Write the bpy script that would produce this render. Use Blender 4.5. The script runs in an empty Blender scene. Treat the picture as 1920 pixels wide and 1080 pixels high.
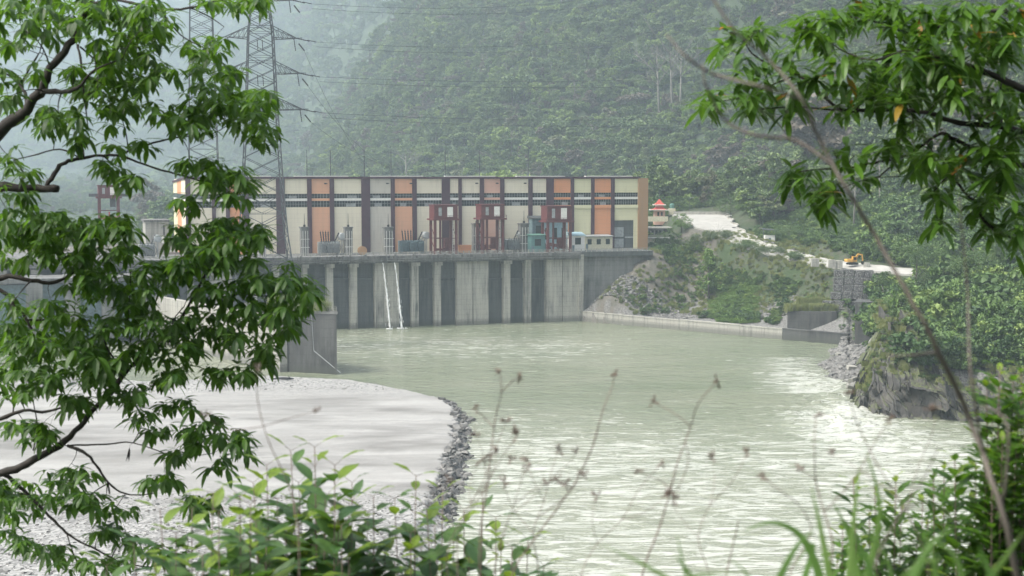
import bpy, math, random
import numpy as np
from mathutils import Vector, Matrix
R = math.radians
random.seed(7); rng = np.random.default_rng(11)
sc = bpy.context.scene
COL = sc.collection
# ------------------------------------------------------------------ camera
FPX = 1920*50/36; HZ = 331; CH = 52.0
PT = math.atan((540-HZ)/FPX)
cam = bpy.data.cameras.new('camera'); camo = bpy.data.objects.new('camera', cam); COL.objects.link(camo)
cam.lens = 50; cam.sensor_width = 36; cam.clip_end = 12000; cam.clip_start = 0.1
camo.location = (0, 0, CH); camo.rotation_euler = (R(90)-PT, 0, 0)
cam.dof.use_dof = True; cam.dof.focus_distance = 300; cam.dof.aperture_fstop = 5.6
sc.camera = camo
# ------------------------------------------------------------------ world, sun, exposure
SUN_EL, SUN_AZ = 54, -112          # azimuth from +Y towards +X
w = bpy.data.worlds.new('World'); sc.world = w; w.use_nodes = True
nt = w.node_tree; bg = nt.nodes['Background']
sky = nt.nodes.new('ShaderNodeTexSky'); sky.sky_type = 'NISHITA'; sky.sun_disc = False
sky.sun_elevation = R(SUN_EL); sky.sun_rotation = R(SUN_AZ); sky.air_density = 1.0; sky.dust_density = 6.0; sky.ozone_density = 1.0
hs = nt.nodes.new('ShaderNodeHueSaturation'); hs.inputs['Saturation'].default_value = 0.4
nt.links.new(sky.outputs[0], hs.inputs['Color']); nt.links.new(hs.outputs[0], bg.inputs[0]); bg.inputs[1].default_value = 0.15
sl = bpy.data.lights.new('sun', 'SUN'); sl.energy = 2.3; sl.angle = R(14); sl.color = (1, .95, .87)
so = bpy.data.objects.new('sun', sl); COL.objects.link(so)
sd_ = Vector((math.sin(R(SUN_AZ))*math.cos(R(SUN_EL)), math.cos(R(SUN_AZ))*math.cos(R(SUN_EL)), math.sin(R(SUN_EL))))
so.rotation_euler = sd_.to_track_quat('Z', 'Y').to_euler(); so.location = (0, 0, 400)
sc.view_settings.view_transform = 'Standard'; sc.view_settings.look = 'None'; sc.view_settings.gamma = 1
sc.view_settings.use_curve_mapping = False; sc.view_settings.exposure = .97
sc.render.engine = 'CYCLES'
sc.cycles.max_bounces = 5; sc.cycles.diffuse_bounces = 3; sc.cycles.glossy_bounces = 2; sc.cycles.transmission_bounces = 3
sc.cycles.volume_bounces = 1; sc.cycles.transparent_max_bounces = 6
sc.cycles.use_denoising = True

# ------------------------------------------------------------------ helpers
def ray(px, py):
    u = (px-960)/FPX; v = (540-py)/FPX
    return Vector((u, math.cos(PT)+v*math.sin(PT), -math.sin(PT)+v*math.cos(PT)))
def atY(px, py, Y):
    d = ray(px, py); t = Y/d.y
    return Vector((d.x*t, Y, CH+d.z*t))
def atZ(px, py, z=0.0):
    d = ray(px, py); t = (z-CH)/d.z
    return Vector((d.x*t, d.y*t, z))
class MB:
    def __init__(s): s.v = []; s.f = []; s.m = []; s.t = []; s.tone = 0.5
    def add(s, vs, fs, m=0):
        b = len(s.v); s.v += [tuple(x) for x in vs]; s.t += [s.tone]*len(vs)
        for f in fs: s.f.append(tuple(b+i for i in f)); s.m.append(m)
        return s
    def box(s, x0, x1, y0, y1, z0, z1, m=0):
        return s.add([(x0,y0,z0),(x1,y0,z0),(x1,y1,z0),(x0,y1,z0),(x0,y0,z1),(x1,y0,z1),(x1,y1,z1),(x0,y1,z1)],
                     [(0,3,2,1),(4,5,6,7),(0,1,5,4),(1,2,6,5),(2,3,7,6),(3,0,4,7)], m)
    def beam(s, a, b, w=.1, h=None, m=0):
        a = Vector(a); b = Vector(b); d = b-a
        if d.length < 1e-6: return s
        d.normalize(); up = Vector((0,0,1)) if abs(d.z) < .95 else Vector((1,0,0))
        x = d.cross(up).normalized(); y = x.cross(d).normalized(); h = h or w
        x = x*w/2; y = y*h/2
        return s.add([a-x-y,a+x-y,a+x+y,a-x+y,b-x-y,b+x-y,b+x+y,b-x+y],[(0,1,2,3),(7,6,5,4),(0,4,5,1),(1,5,6,2),(2,6,7,3),(3,7,4,0)], m)
    def tube(s, pts, rads, n=6, m=0, cap=True):
        pts = [Vector(p) for p in pts]; k = len(pts); b = len(s.v); vs = []
        if not hasattr(rads, '__len__'): rads = [rads]*k
        px_ = None
        for i, p in enumerate(pts):
            d = (pts[min(i+1,k-1)]-pts[max(i-1,0)])
            if d.length < 1e-9: d = Vector((0,0,1))
            d.normalize()
            if px_ is None: px_ = d.orthogonal().normalized()
            x = (px_-d*px_.dot(d))
            x = x.normalized() if x.length > 1e-6 else d.orthogonal().normalized()
            px_ = x; y = d.cross(x)
            for j in range(n):
                a = 2*math.pi*j/n; vs.append(p+(x*math.cos(a)+y*math.sin(a))*rads[i])
        fs = [(i*n+j, i*n+(j+1)%n, (i+1)*n+(j+1)%n, (i+1)*n+j) for i in range(k-1) for j in range(n)]
        if cap: fs += [tuple(range(n-1,-1,-1)), tuple((k-1)*n+j for j in range(n))]
        return s.add(vs, fs, m)
    def lathe(s, c, prof, n=12, m=0):      # prof: (r,z)
        return s.tube([(c[0],c[1],c[2]+z) for r,z in prof], [max(r,.001) for r,z in prof], n, m)
    def build(s, name, mats, parent=None, smooth=False, loc=None):
        me = bpy.data.meshes.new(name); me.from_pydata(s.v, [], s.f)
        mats = mats if isinstance(mats, (list,tuple)) else [mats]
        for x in mats: me.materials.append(x)
        if len(mats) > 1: me.polygons.foreach_set('material_index', s.m)
        if smooth: me.polygons.foreach_set('use_smooth', [True]*len(s.f))
        a = me.attributes.new('tone', 'FLOAT', 'POINT'); a.data.foreach_set('value', s.t)
        me.update()
        o = bpy.data.objects.new(name, me); COL.objects.link(o); o.parent = parent
        if loc is not None: o.location = loc
        return o
def tag(o, label=None, cat=None, group=None, kind=None):
    if label: o['label'] = label
    if cat: o['category'] = cat
    if group: o['group'] = group
    if kind: o['kind'] = kind
    return o
def thing(name, label, cat, loc=(0,0,0), rz=0, group=None):
    o = bpy.data.objects.new(name, None); COL.objects.link(o); o.location = loc; o.rotation_euler = (0,0,rz)
    o.empty_display_size = .3
    return tag(o, label, cat, group)
def dup(root, loc=None, rz=None, scale=None, label=None, group=None):
    r = root.copy(); COL.objects.link(r)
    if loc is not None: r.location = loc
    if rz is not None: r.rotation_euler = (0,0,rz)
    if scale is not None: r.scale = scale
    if label: r['label'] = label
    if group: r['group'] = group
    for ch in list(root.children):
        c = ch.copy(); COL.objects.link(c); c.parent = r
        for g in ch.children:
            d = g.copy(); COL.objects.link(d); d.parent = c
    return r
# value noise
def _hash(ix, iy, seed):
    n = (ix.astype(np.int64)*374761393 + iy.astype(np.int64)*668265263 + seed*1442695041) & 0xffffffff
    n = ((n ^ (n >> 13))*1274126177) & 0xffffffff
    return ((n ^ (n >> 16)) & 0xffff)/65535.0
def vnoise(x, y, seed=0):
    ix = np.floor(x); iy = np.floor(y); fx = x-ix; fy = y-iy
    fx = fx*fx*(3-2*fx); fy = fy*fy*(3-2*fy)
    a = _hash(ix,iy,seed); b = _hash(ix+1,iy,seed); c = _hash(ix,iy+1,seed); d = _hash(ix+1,iy+1,seed)
    return (a*(1-fx)+b*fx)*(1-fy)+(c*(1-fx)+d*fx)*fy
def fbm(x, y, oct=4, seed=0, g=.5):
    s = 0; a = 1; t = 0
    for i in range(oct):
        s = s+a*(vnoise(x*2**i+i*17.3, y*2**i-i*9.1, seed+i)-.5); t += a; a *= g
    return s/t*2
def sdpoly(X, Y, P):        # >0 outside polygon P
    P = [(p[0],p[1]) for p in P]; n = len(P); d = np.full(X.shape, 1e18); ins = np.zeros(X.shape, bool)
    for i in range(n):
        ax,ay = P[i]; bx,by = P[(i+1)%n]; ex,ey = bx-ax,by-ay; wx,wy = X-ax,Y-ay
        t = np.clip((wx*ex+wy*ey)/(ex*ex+ey*ey+1e-12),0,1)
        d = np.minimum(d,(wx-ex*t)**2+(wy-ey*t)**2)
        c = ((ay > Y) != (by > Y)) & (X < (bx-ax)*(Y-ay)/((by-ay) if by != ay else 1e-12)+ax)
        ins ^= c
    d = np.sqrt(d); return np.where(ins, -d, d)
def grid_mesh(name, X, Y, Z, mat, attrs=None, smooth=True, keep=None):
    r, c = X.shape; V = np.stack([X,Y,Z],-1).reshape(-1,3)
    i = np.arange(r*c).reshape(r,c)
    F = np.stack([i[:-1,:-1],i[:-1,1:],i[1:,1:],i[1:,:-1]],-1).reshape(-1,4)
    if keep is not None:
        k = keep; kf = (k[:-1,:-1]|k[:-1,1:]|k[1:,1:]|k[1:,:-1]).reshape(-1); F = F[kf]
    me = bpy.data.meshes.new(name)
    me.vertices.add(len(V)); me.vertices.foreach_set('co', V.astype(np.float32).ravel())
    me.loops.add(F.size); me.loops.foreach_set('vertex_index', F.ravel().astype(np.int32))
    me.polygons.add(len(F)); me.polygons.foreach_set('loop_start', np.arange(0,F.size,4,dtype=np.int32))
    me.polygons.foreach_set('use_smooth', np.full(len(F), smooth))
    for k_, a_ in (attrs or {}).items():
        at = me.attributes.new(k_,'FLOAT','POINT'); at.data.foreach_set('value', a_.astype(np.float32).ravel())
    me.materials.append(mat); me.update(calc_edges=True); me.validate()
    o = bpy.data.objects.new(name, me); COL.objects.link(o); return o

# ------------------------------------------------------------------ materials
class NT:
    def __init__(s, name):
        s.m = bpy.data.materials.new(name); s.m.use_nodes = True; s.t = s.m.node_tree
        s.b = s.t.nodes['Principled BSDF']; s.o = s.t.nodes['Material Output']
    def n(s, ty, **kw):
        x = s.t.nodes.new(ty)
        for k, v in kw.items():
            if hasattr(x, k) and k not in x.inputs: setattr(x, k, v)
            else: x.inputs[k].default_value = v
        return x
    def l(s, a, b): s.t.links.new(a, b)
    def coord(s, kind='Object', scale=(1,1,1), rot=(0,0,0)):
        if kind == 'Position': c = s.n('ShaderNodeNewGeometry').outputs['Position']
        else: c = s.n('ShaderNodeTexCoord').outputs[kind]
        mp = s.n('ShaderNodeMapping'); mp.inputs['Scale'].default_value = scale; mp.inputs['Rotation'].default_value = rot
        s.l(c, mp.inputs[0]); return mp.outputs[0]
    def noise(s, vec, scale=1, detail=4, rough=.5, dist=0):
        x = s.n('ShaderNodeTexNoise'); x.inputs['Scale'].default_value = scale; x.inputs['Detail'].default_value = detail
        x.inputs['Roughness'].default_value = rough; x.inputs['Distortion'].default_value = dist; s.l(vec, x.inputs['Vector']); return x.outputs['Fac']
    def ramp(s, fac, stops):
        x = s.n('ShaderNodeValToRGB'); e = x.color_ramp.elements
        while len(e) < len(stops): e.new(.5)
        for i,(p,c) in enumerate(stops):
            e[i].position = p; e[i].color = (c,c,c,1) if not hasattr(c,'__len__') else (*c,1)
        s.l(fac, x.inputs[0]); return x.outputs[0]
    def mix(s, fac, a, b, mode='MIX'):
        x = s.n('ShaderNodeMix', data_type='RGBA', blend_type=mode)
        for k, v in ((0,fac),(6,a),(7,b)):
            if hasattr(v, 'is_output') or hasattr(v,'links'): s.l(v, x.inputs[k])
            elif k == 0: x.inputs[0].default_value = v
            else: x.inputs[k].default_value = (*v,1)
        return x.outputs[2]
    def math(s, op, a, b=0, clamp=False):
        x = s.n('ShaderNodeMath', operation=op); x.use_clamp = clamp
        for k, v in ((0,a),(1,b)):
            if hasattr(v,'links'): s.l(v, x.inputs[k])
            else: x.inputs[k].default_value = v
        return x.outputs[0]
    def attr(s, name):
        return s.n('ShaderNodeAttribute', attribute_name=name).outputs['Fac']
    def bump(s, h, strength=.5, dist=.1):
        x = s.n('ShaderNodeBump'); x.inputs['Strength'].default_value = strength; x.inputs['Distance'].default_value = dist
        s.l(h, x.inputs['Height']); s.l(x.outputs[0], s.b.inputs['Normal'])
    def col(s, c): s.l(c, s.b.inputs['Base Color'])
def plain(name, c, rough=.6, metal=0, var=.25, scale=2.0):
    t = NT(name); n = t.noise(t.coord('Object'), scale, 5, .6)
    d = tuple(x*(1-var) for x in c); h = tuple(min(1,x*(1+var*.6)) for x in c)
    t.col(t.ramp(n, [(.3,d),(.7,h)])); t.b.inputs['Roughness'].default_value = rough; t.b.inputs['Metallic'].default_value = metal
    return t.m
def concrete(name, c=(.33,.33,.30), dark=(.07,.075,.075), amt=.5, lines=1.8, sc_=1.0, tide=True):
    t = NT(name); o = t.coord('Object', (.5*sc_,.5*sc_,.035*sc_)); st = t.noise(o, 1.6, 6, .65)
    big = t.noise(t.coord('Object', (.12*sc_,.12*sc_,.09*sc_)), 1, 4, .6); fine = t.noise(t.coord('Object'), 3*sc_, 5, .6)
    m1 = t.ramp(st, [(.62-.3*amt,0),(.78-.2*amt,1)]); m2 = t.ramp(big, [(.40,0),(.64,1)])
    f = t.math('MULTIPLY', m1, t.math('ADD', t.math('MULTIPLY', m2, .6), .3))
    base = t.mix(t.ramp(fine,[(.3,0),(.7,1)]), tuple(x*.8 for x in c), tuple(x*1.12 for x in c))
    cl = t.mix(f, base, dark)
    sp = t.n('ShaderNodeSeparateXYZ'); t.l(t.n('ShaderNodeTexCoord').outputs['Object'], sp.inputs[0])
    fr = t.math('FRACT', t.math('MULTIPLY', sp.outputs[2], 1/lines)); ln = t.math('LESS_THAN', fr, .05)
    cl = t.mix(t.math('MULTIPLY', ln, .35), cl, dark)
    if tide:
        gp = t.n('ShaderNodeSeparateXYZ'); t.l(t.n('ShaderNodeNewGeometry').outputs['Position'], gp.inputs[0]); zz = t.math('ADD',gp.outputs[2],t.math('MULTIPLY',fine,1.2))
        cl = t.mix(t.math('MULTIPLY',t.ramp(t.math('MULTIPLY',zz,.1),[(.16,1),(.30,0)]),.6),cl,(.05,.055,.045))
    t.col(cl); t.b.inputs['Roughness'].default_value = .85; t.bump(fine, .3, .05); return t.m
def panel(name, c, stain=.35):
    t = NT(name); st = t.noise(t.coord('Object', (.8,.8,.05)), 1.2, 6, .7)
    big = t.noise(t.coord('Object', (.1,.1,.1)), 1.5, 3)
    f = t.math('MULTIPLY', t.ramp(st,[(.5,0),(.8,1)]), t.math('MULTIPLY', t.ramp(big,[(.35,0),(.6,1)]), stain))
    cl = t.mix(f, c, (.16,.15,.14))
    sp = t.n('ShaderNodeSeparateXYZ'); t.l(t.n('ShaderNodeTexCoord').outputs['Object'], sp.inputs[0])
    ln = t.math('LESS_THAN', t.math('FRACT', t.math('MULTIPLY', sp.outputs[2], 1/1.55)), .045)
    cl = t.mix(t.math('MULTIPLY', ln, .22), cl, (.2,.18,.16))
    t.col(cl); t.b.inputs['Roughness'].default_value = .7; return t.m
M = {}
M['conc'] = concrete('concrete_pier', (.42,.405,.35), amt=.75)
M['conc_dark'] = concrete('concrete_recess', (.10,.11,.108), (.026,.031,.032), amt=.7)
M['conc_stain'] = concrete('concrete_stained', (.24,.24,.225), (.03,.033,.033), amt=1.15)
M['conc_black'] = concrete('concrete_weathered', (.095,.096,.092), (.025,.025,.025), amt=1.15, lines=2.4)
M['conc_light'] = concrete('concrete_pale', (.36,.35,.31), (.12,.12,.11), amt=.55)
M['deck'] = concrete('concrete_deck', (.20,.20,.19), (.025,.025,.028), amt=1.0, lines=9, sc_=2.5, tide=False)
M['cream'] = panel('cream_render', (.70,.645,.50)); M['cream2'] = panel('yellow_cream_render', (.66,.63,.41), .3)
M['greyc'] = panel('stained_cream_render', (.52,.49,.42), .95)
M['orange'] = panel('orange_render', (.66,.29,.14), .35); M['peach'] = panel('peach_render', (.66,.36,.22), .3); M['pink'] = panel('pink_render', (.62,.38,.29), .3)
M['purple'] = plain('purple_paint', (.055,.020,.036), .6, var=.3, scale=.4)
M['brown'] = panel('tan_cladding', (.34,.20,.10), .5)
M['white'] = plain('white_paint', (.72,.71,.66), .6, var=.15)
M['glass'] = plain('window_glass', (.035,.045,.045), .15, var=.6, scale=.35)
M['red'] = plain('red_oxide_paint', (.105,.022,.024), .6, var=.4, scale=1.5)
M['redb'] = plain('bright_red_paint', (.42,.06,.06), .6, var=.3)
M['steel'] = plain('galvanised_steel', (.085,.095,.10), .5, .4, var=.3)
M['grey'] = plain('grey_paint', (.30,.32,.32), .5, var=.35, scale=1.2)
M['bluegrey'] = plain('blue_grey_paint', (.12,.18,.20), .5, var=.35, scale=1.2)
M['teal'] = plain('teal_paint', (.10,.22,.21), .6); M['green'] = plain('dull_green_paint', (.08,.19,.15), .6)
M['black'] = plain('black_porcelain', (.012,.012,.013), .35); M['wire'] = plain('conductor', (.07,.08,.08), .5, .5)
M['yellow'] = plain('machine_yellow_paint', (.62,.33,.05), .5, var=.3); M['blue'] = plain('pale_blue_paint', (.34,.50,.56), .6)
M['road'] = plain('road_concrete', (.36,.35,.32), .9, var=.2, scale=.3); M['rubble'] = plain('grey_stone', (.36,.35,.33), .9, var=.6, scale=.8)
M['rooft'] = plain('pagoda_red', (.42,.07,.05), .7); M['hut'] = plain('hut_cream', (.55,.52,.38), .8)
# ------------------------------------------------------------------ powerhouse frame
O0 = atZ(630, 618); O1 = atZ(1085, 602)
e1 = Vector((O1.x-O0.x, O1.y-O0.y, 0)).normalized(); e2 = Vector((-e1.y, e1.x, 0)); RZ = math.atan2(e1.y, e1.x)
def S(px, d=0):          # position along the dam line, d metres behind its face, seen at pixel column px
    k = (px-960)/FPX*(1/math.cos(PT))   # X/Y on the horizon row, good enough for the whole facade
    ax = O0.x+e2.x*d; ay = O0.y+e2.y*d
    return (k*ay-ax)/(e1.x-k*e1.y)
def P(s, d, z=0): return Vector((O0.x+e1.x*s+e2.x*d, O0.y+e1.y*s+e2.y*d, z))
def Zp(py, s, d):        # height seen at row py
    p = P(s, d); r_ = ray(960, py); return CH+r_.z/r_.y*p.y
DK = 25.0                # deck level
def px_thing(name, label, cat, s, d, z=DK, group=None): return thing(name, label, cat, P(s,d,z), RZ, group)

# ---- powerhouse building
DB = 20.0
sB0 = S(351, DB); sB1 = S(1213, DB); HB = Zp(331, S(780,DB), DB)-DK
ph = px_thing('powerhouse', 'long powerhouse with cream and orange panels between dark purple pillars above the dam', 'powerhouse', sB0, DB)
def lx(px): return S(px, DB)-sB0
def lz(py): return Zp(py, S(800,DB), DB)-DK
L = sB1-sB0; DEP = 42
pill = [(351,360),(400,407),(426,433),(459,469),(520,536),(578,586),(620,628),(679,695),(734,741),(774,782),(829,844),(860,866),(900,907.5),(938,945.5),(990.5,998),(1024,1037.6),(1069.6,1075.5),(1107.5,1113.5),(1144.7,1151)]
cols_ = ['cream','cream','orange','cream','cream','peach','cream','greyc','peach','cream','cream','cream','pink','cream','cream','orange','cream2','orange','cream2']
zt = lz(336); za = lz(362.5); zb = lz(371); zc = lz(375.5); zd = lz(387); ze = lz(392)
mb = MB(); mb.box(.35, L-.6, .9, DEP-.3, -3, HB-.9); mb.build('wall', M['cream'], ph)
# roof sheet falling slightly to the back
mb = MB(); mb.add([(-.4,-.5,HB-.75),(L-3.2,-.5,HB-.75),(L-3.2,DEP,HB-2.2),(-.4,DEP,HB-2.2),(-.4,-.5,HB-.05),(L-3.2,-.5,HB-.05),(L-3.2,DEP,HB-1.6),(-.4,DEP,HB-1.6)],
   [(0,3,2,1),(4,5,6,7),(0,1,5,4),(1,2,6,5),(2,3,7,6),(3,0,4,7)]); rf = mb.build('roof', M['purple'], ph)
mb = MB()
for k in range(6): 
    x = 10+k*L/6.3; mb.box(x, x+L/9, -.45, 1.2, HB-.02, HB+.25)
mb.build('ridge_flashing', M['white'], rf)
for i,(a,b) in enumerate(pill):
    x0, x1 = lx(a), lx(b); mb = MB(); mb.box(x0, x1, -.35, .9, -1, HB-.78); mb.build('pillar', M['purple'], ph)
    nx = lx(pill[i+1][0]) if i+1 < len(pill) else lx(1195)
    m = M[cols_[i]]; x1 += .02; nx -= .02
    open_bay = i == len(pill)-1
    mb = MB(); mb.box(x1, nx, .1, .88, za, HB-.8); mb.build('upper_panel', m, ph)
    mb = MB()
    if open_bay:
        mb.box(x1, nx, .1, .88, lz(417), zd); mb.box(lx(1188), nx, .1, .88, -1, lz(417)-.01)
    else: mb.box(x1, nx, .1, .88, -1, zd)
    mb.build('lower_panel', m, ph)
    mb = MB(); mb.box(x1, nx, -.05, .87, zc, zb-.02)
    mb.build('sill', M['white'] if cols_[i] not in ('orange','peach','pink') else m, ph)
    if i > 14: mb = MB(); mb.box(x1, nx, -.25, .09, ze-.2, zd+.1); mb.build('ledge', m, ph)
    for (p0,p1) in ((zb,za),(zd,zc)):
        mb = MB(); mb.box(x1, nx, .5, .86, p0+.02, p1-.02); wn = mb.build('window', M['glass'], ph)
        mb = MB(); n = max(2, int((nx-x1)/.95))
        for k in range(n+1):
            x = x1+(nx-x1)*k/n; mb.box(x-.04, x+.04, .3, .48, p0+.02, p1-.02)
        mb.box(x1, nx, .32, .46, (p0+p1)/2-.05, (p0+p1)/2+.05)
        mb.build('mullions', M['grey'], wn)
        if random.random() < .5:
            mb = MB(); q = x1+(nx-x1)*random.uniform(.1,.5); mb.box(q, q+(nx-x1)*.35, .44, .495, p0+.1, p0+(p1-p0)*.6); mb.build('blind', M['grey'], wn)
# open bay
x0, x1 = lx(1151)+.02, lx(1188)-.02; zo = lz(417)
mb = MB(); mb.box(x0, x1, .6, .89, -1, zo-.02); dr = mb.build('service_door', M['conc_dark'], ph)
mb = MB(); mb.box(x0+.3, x0+4, .4, .58, zo*.4, zo*.75); mb.box(x0+4.6, x1-.2, .35, .55, zo*.36, zo*.41); mb.box(x0, x0+4, .35, .55, .2, zo*.34); mb.build('door_panel', M['grey'], dr)
# tan end fin
mb = MB(); mb.box(lx(1195), L, -.5, 2.5, -6, HB-.6); mb.box(L-1.2, L, 2.51, DEP*.8, -6, HB-1.6); mb.build('end_fin', M['brown'], ph)
# left end wall panels
def zroof(y): return HB-.8-1.4*y/DEP
for k,(y0,y1,m) in enumerate(((1.0,14,'cream'),(14.2,28,'orange'),(28.2,41.6,'cream2'))):
    for (z0,z1,in_) in ((-1,zd,m),(zd+.02,zc-.02,'glass'),(zc,zb,'white'),(zb+.02,za-.02,'glass'),(za,None,m)):
        za1 = z1 if z1 is not None else zroof(y0); zb1 = z1 if z1 is not None else zroof(y1)
        o_ = 0 if in_ == m else .05
        mb = MB(); mb.add([(o_,y0,z0),(.34,y0,z0),(.34,y1,z0),(o_,y1,z0),(o_,y0,za1),(.34,y0,za1),(.34,y1,zb1),(o_,y1,zb1)],[(0,3,2,1),(4,5,6,7),(0,1,5,4),(1,2,6,5),(2,3,7,6),(3,0,4,7)])
        mb.build('window' if in_ == 'glass' else 'end_panel', M[in_], ph)
# small wall lamps
for px in (618,777,899,937,989,733):
    mb = MB(); x = lx(px)-.4; mb.beam((x,-.3,lz(344)),(x-.9,-1.2,lz(344)),.15); mb.box(x-1.4,x-.6,-1.5,-.9,lz(344)-.2,lz(344)+.25); mb.build('floodlight', M['black'], ph)
# masts
ords = ['first','second','third','fourth','fifth','sixth','seventh','eighth']
for i, px in enumerate((579,623,686,736,837,901,992,1100)):
    mb = MB(); top = Zp(281+(i==7)*20, S(px,DB), DB)-(DK+HB); mb.tube([(0,0,-.4),(0,0,top*.5),(0,0,top)],[.19,.16,.10],6); mb.box(-.3,.3,-.3,.3,-.25,.05)
    o = mb.build('lightning_mast', M['steel']); o.location = P(S(px,DB), DB+1.0, DK+HB+.05); o.rotation_euler = (0,0,RZ)
    tag(o, f'thin lightning mast on the powerhouse roof, {ords[i]} from the left', 'mast', 'lightning masts on the powerhouse roof')

# ---- dam
dam = px_thing('dam_wall', 'high concrete tailrace wall with pale piers and dark recesses under the powerhouse deck', 'dam', 0, 0, 0)
sL = S(-300); ZU = 22.4
piers = [(-180,-168),(-120,-108),(-60,-48),(0,12),(60,72),(120,133),(180,193),(240,252),(300,313),(352,364),(395,436),(470,482),(512,524),(568,577),(613,625),(657,670),(703,748),(772,785),(815,827),(857,916),(945,957),(985,996),(1025,1084)]
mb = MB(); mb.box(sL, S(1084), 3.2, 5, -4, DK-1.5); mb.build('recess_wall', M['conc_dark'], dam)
for (a,b) in piers:
    mb = MB(); x0, x1 = S(a), S(b)
    if b-a > 30:
        xm = (x0+x1)/2; mb.box(x0, xm-.12, 0, 3.4, -4, ZU+.2); mb.box(xm+.12, x1, 0, 3.4, -4, ZU+.2); mb.box(xm-.12, xm+.12, .5, 3.4, -4, ZU+.2)
    else:
        mb.box(x0, x1, 0, 3.4, -4, ZU-1.2); mb.box(x0-.3, x1+.3, -1.2, 3.4, ZU-1.2, ZU+.1)
    mb.build('pier', M['conc'], dam)
for i in range(len(piers)-1):
    x0, x1 = S(piers[i][1]), S(piers[i+1][0])
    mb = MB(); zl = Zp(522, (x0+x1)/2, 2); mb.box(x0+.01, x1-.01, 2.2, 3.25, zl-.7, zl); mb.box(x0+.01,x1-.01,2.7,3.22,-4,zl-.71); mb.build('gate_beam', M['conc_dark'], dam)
mb = MB(); mb.box(sL, S(1084)+.3, -1.6, 3.4, ZU+.1, DK-.9); mb.box(sL, S(1084)+.3, -2.2, 60, DK-.9, DK)
for i in range(150):
    s = sL+i*1.9
    if s < S(1084): mb.box(s, s+.35, -2.0, -1.61, ZU+.3, DK-.91)
mb.build('deck', M['deck'], dam)
mb = MB()
s = sL
while s < S(1215):
    mb.box(s, s+.22, -2.15, -1.95, DK+.01, DK+1.2); s += 2.0
for z in (.5,.85,1.2): mb.beam((sL,-2.05,DK+z),(S(1215),-2.05,DK+z),.1)
mb.build('railing', M['conc_light'], dam)
mb = MB()      # pipes and cable trays hung on the fascia
for z,r_ in ((ZU+.9,.16),(ZU+1.5,.1)): mb.tube([(sL,-2.35,z),(S(1080),-2.35,z)], r_, 6)
random.seed(3)
for i in range(130):
    s = sL+random.random()*(S(1080)-sL); h = random.uniform(.4,1.5); mb.box(s, s+random.uniform(.2,.9), -2.5, -2.22, DK-.9-random.random()*.5, DK-.3+h*.5)
mb.build('service_pipes', M['conc_stain'], dam)
# right abutment wall
ab = px_thing('abutment_wall', 'tall streaked concrete retaining wall right of the dam piers, cut off by the sloping bank', 'retaining wall', S(1084), 0, 0)
a0 = S(1084)
mb = MB(); mb.box(.02, S(1093)-a0, -.8, 4, -4, DK-.9); mb.build('corner_column', M['conc'], ab)
mb = MB(); mb.box(S(1093)-a0+.01, S(1218)-a0, 1.0, 4, -4, DK-1.8); mb.build('wall_face', M['conc_stain'], ab)
mb = MB(); mb.box(.3, S(1218)-a0+1, -.4, 60, DK-1.79, DK-.02); mb.build('deck_slab', M['conc_dark'], ab)

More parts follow.
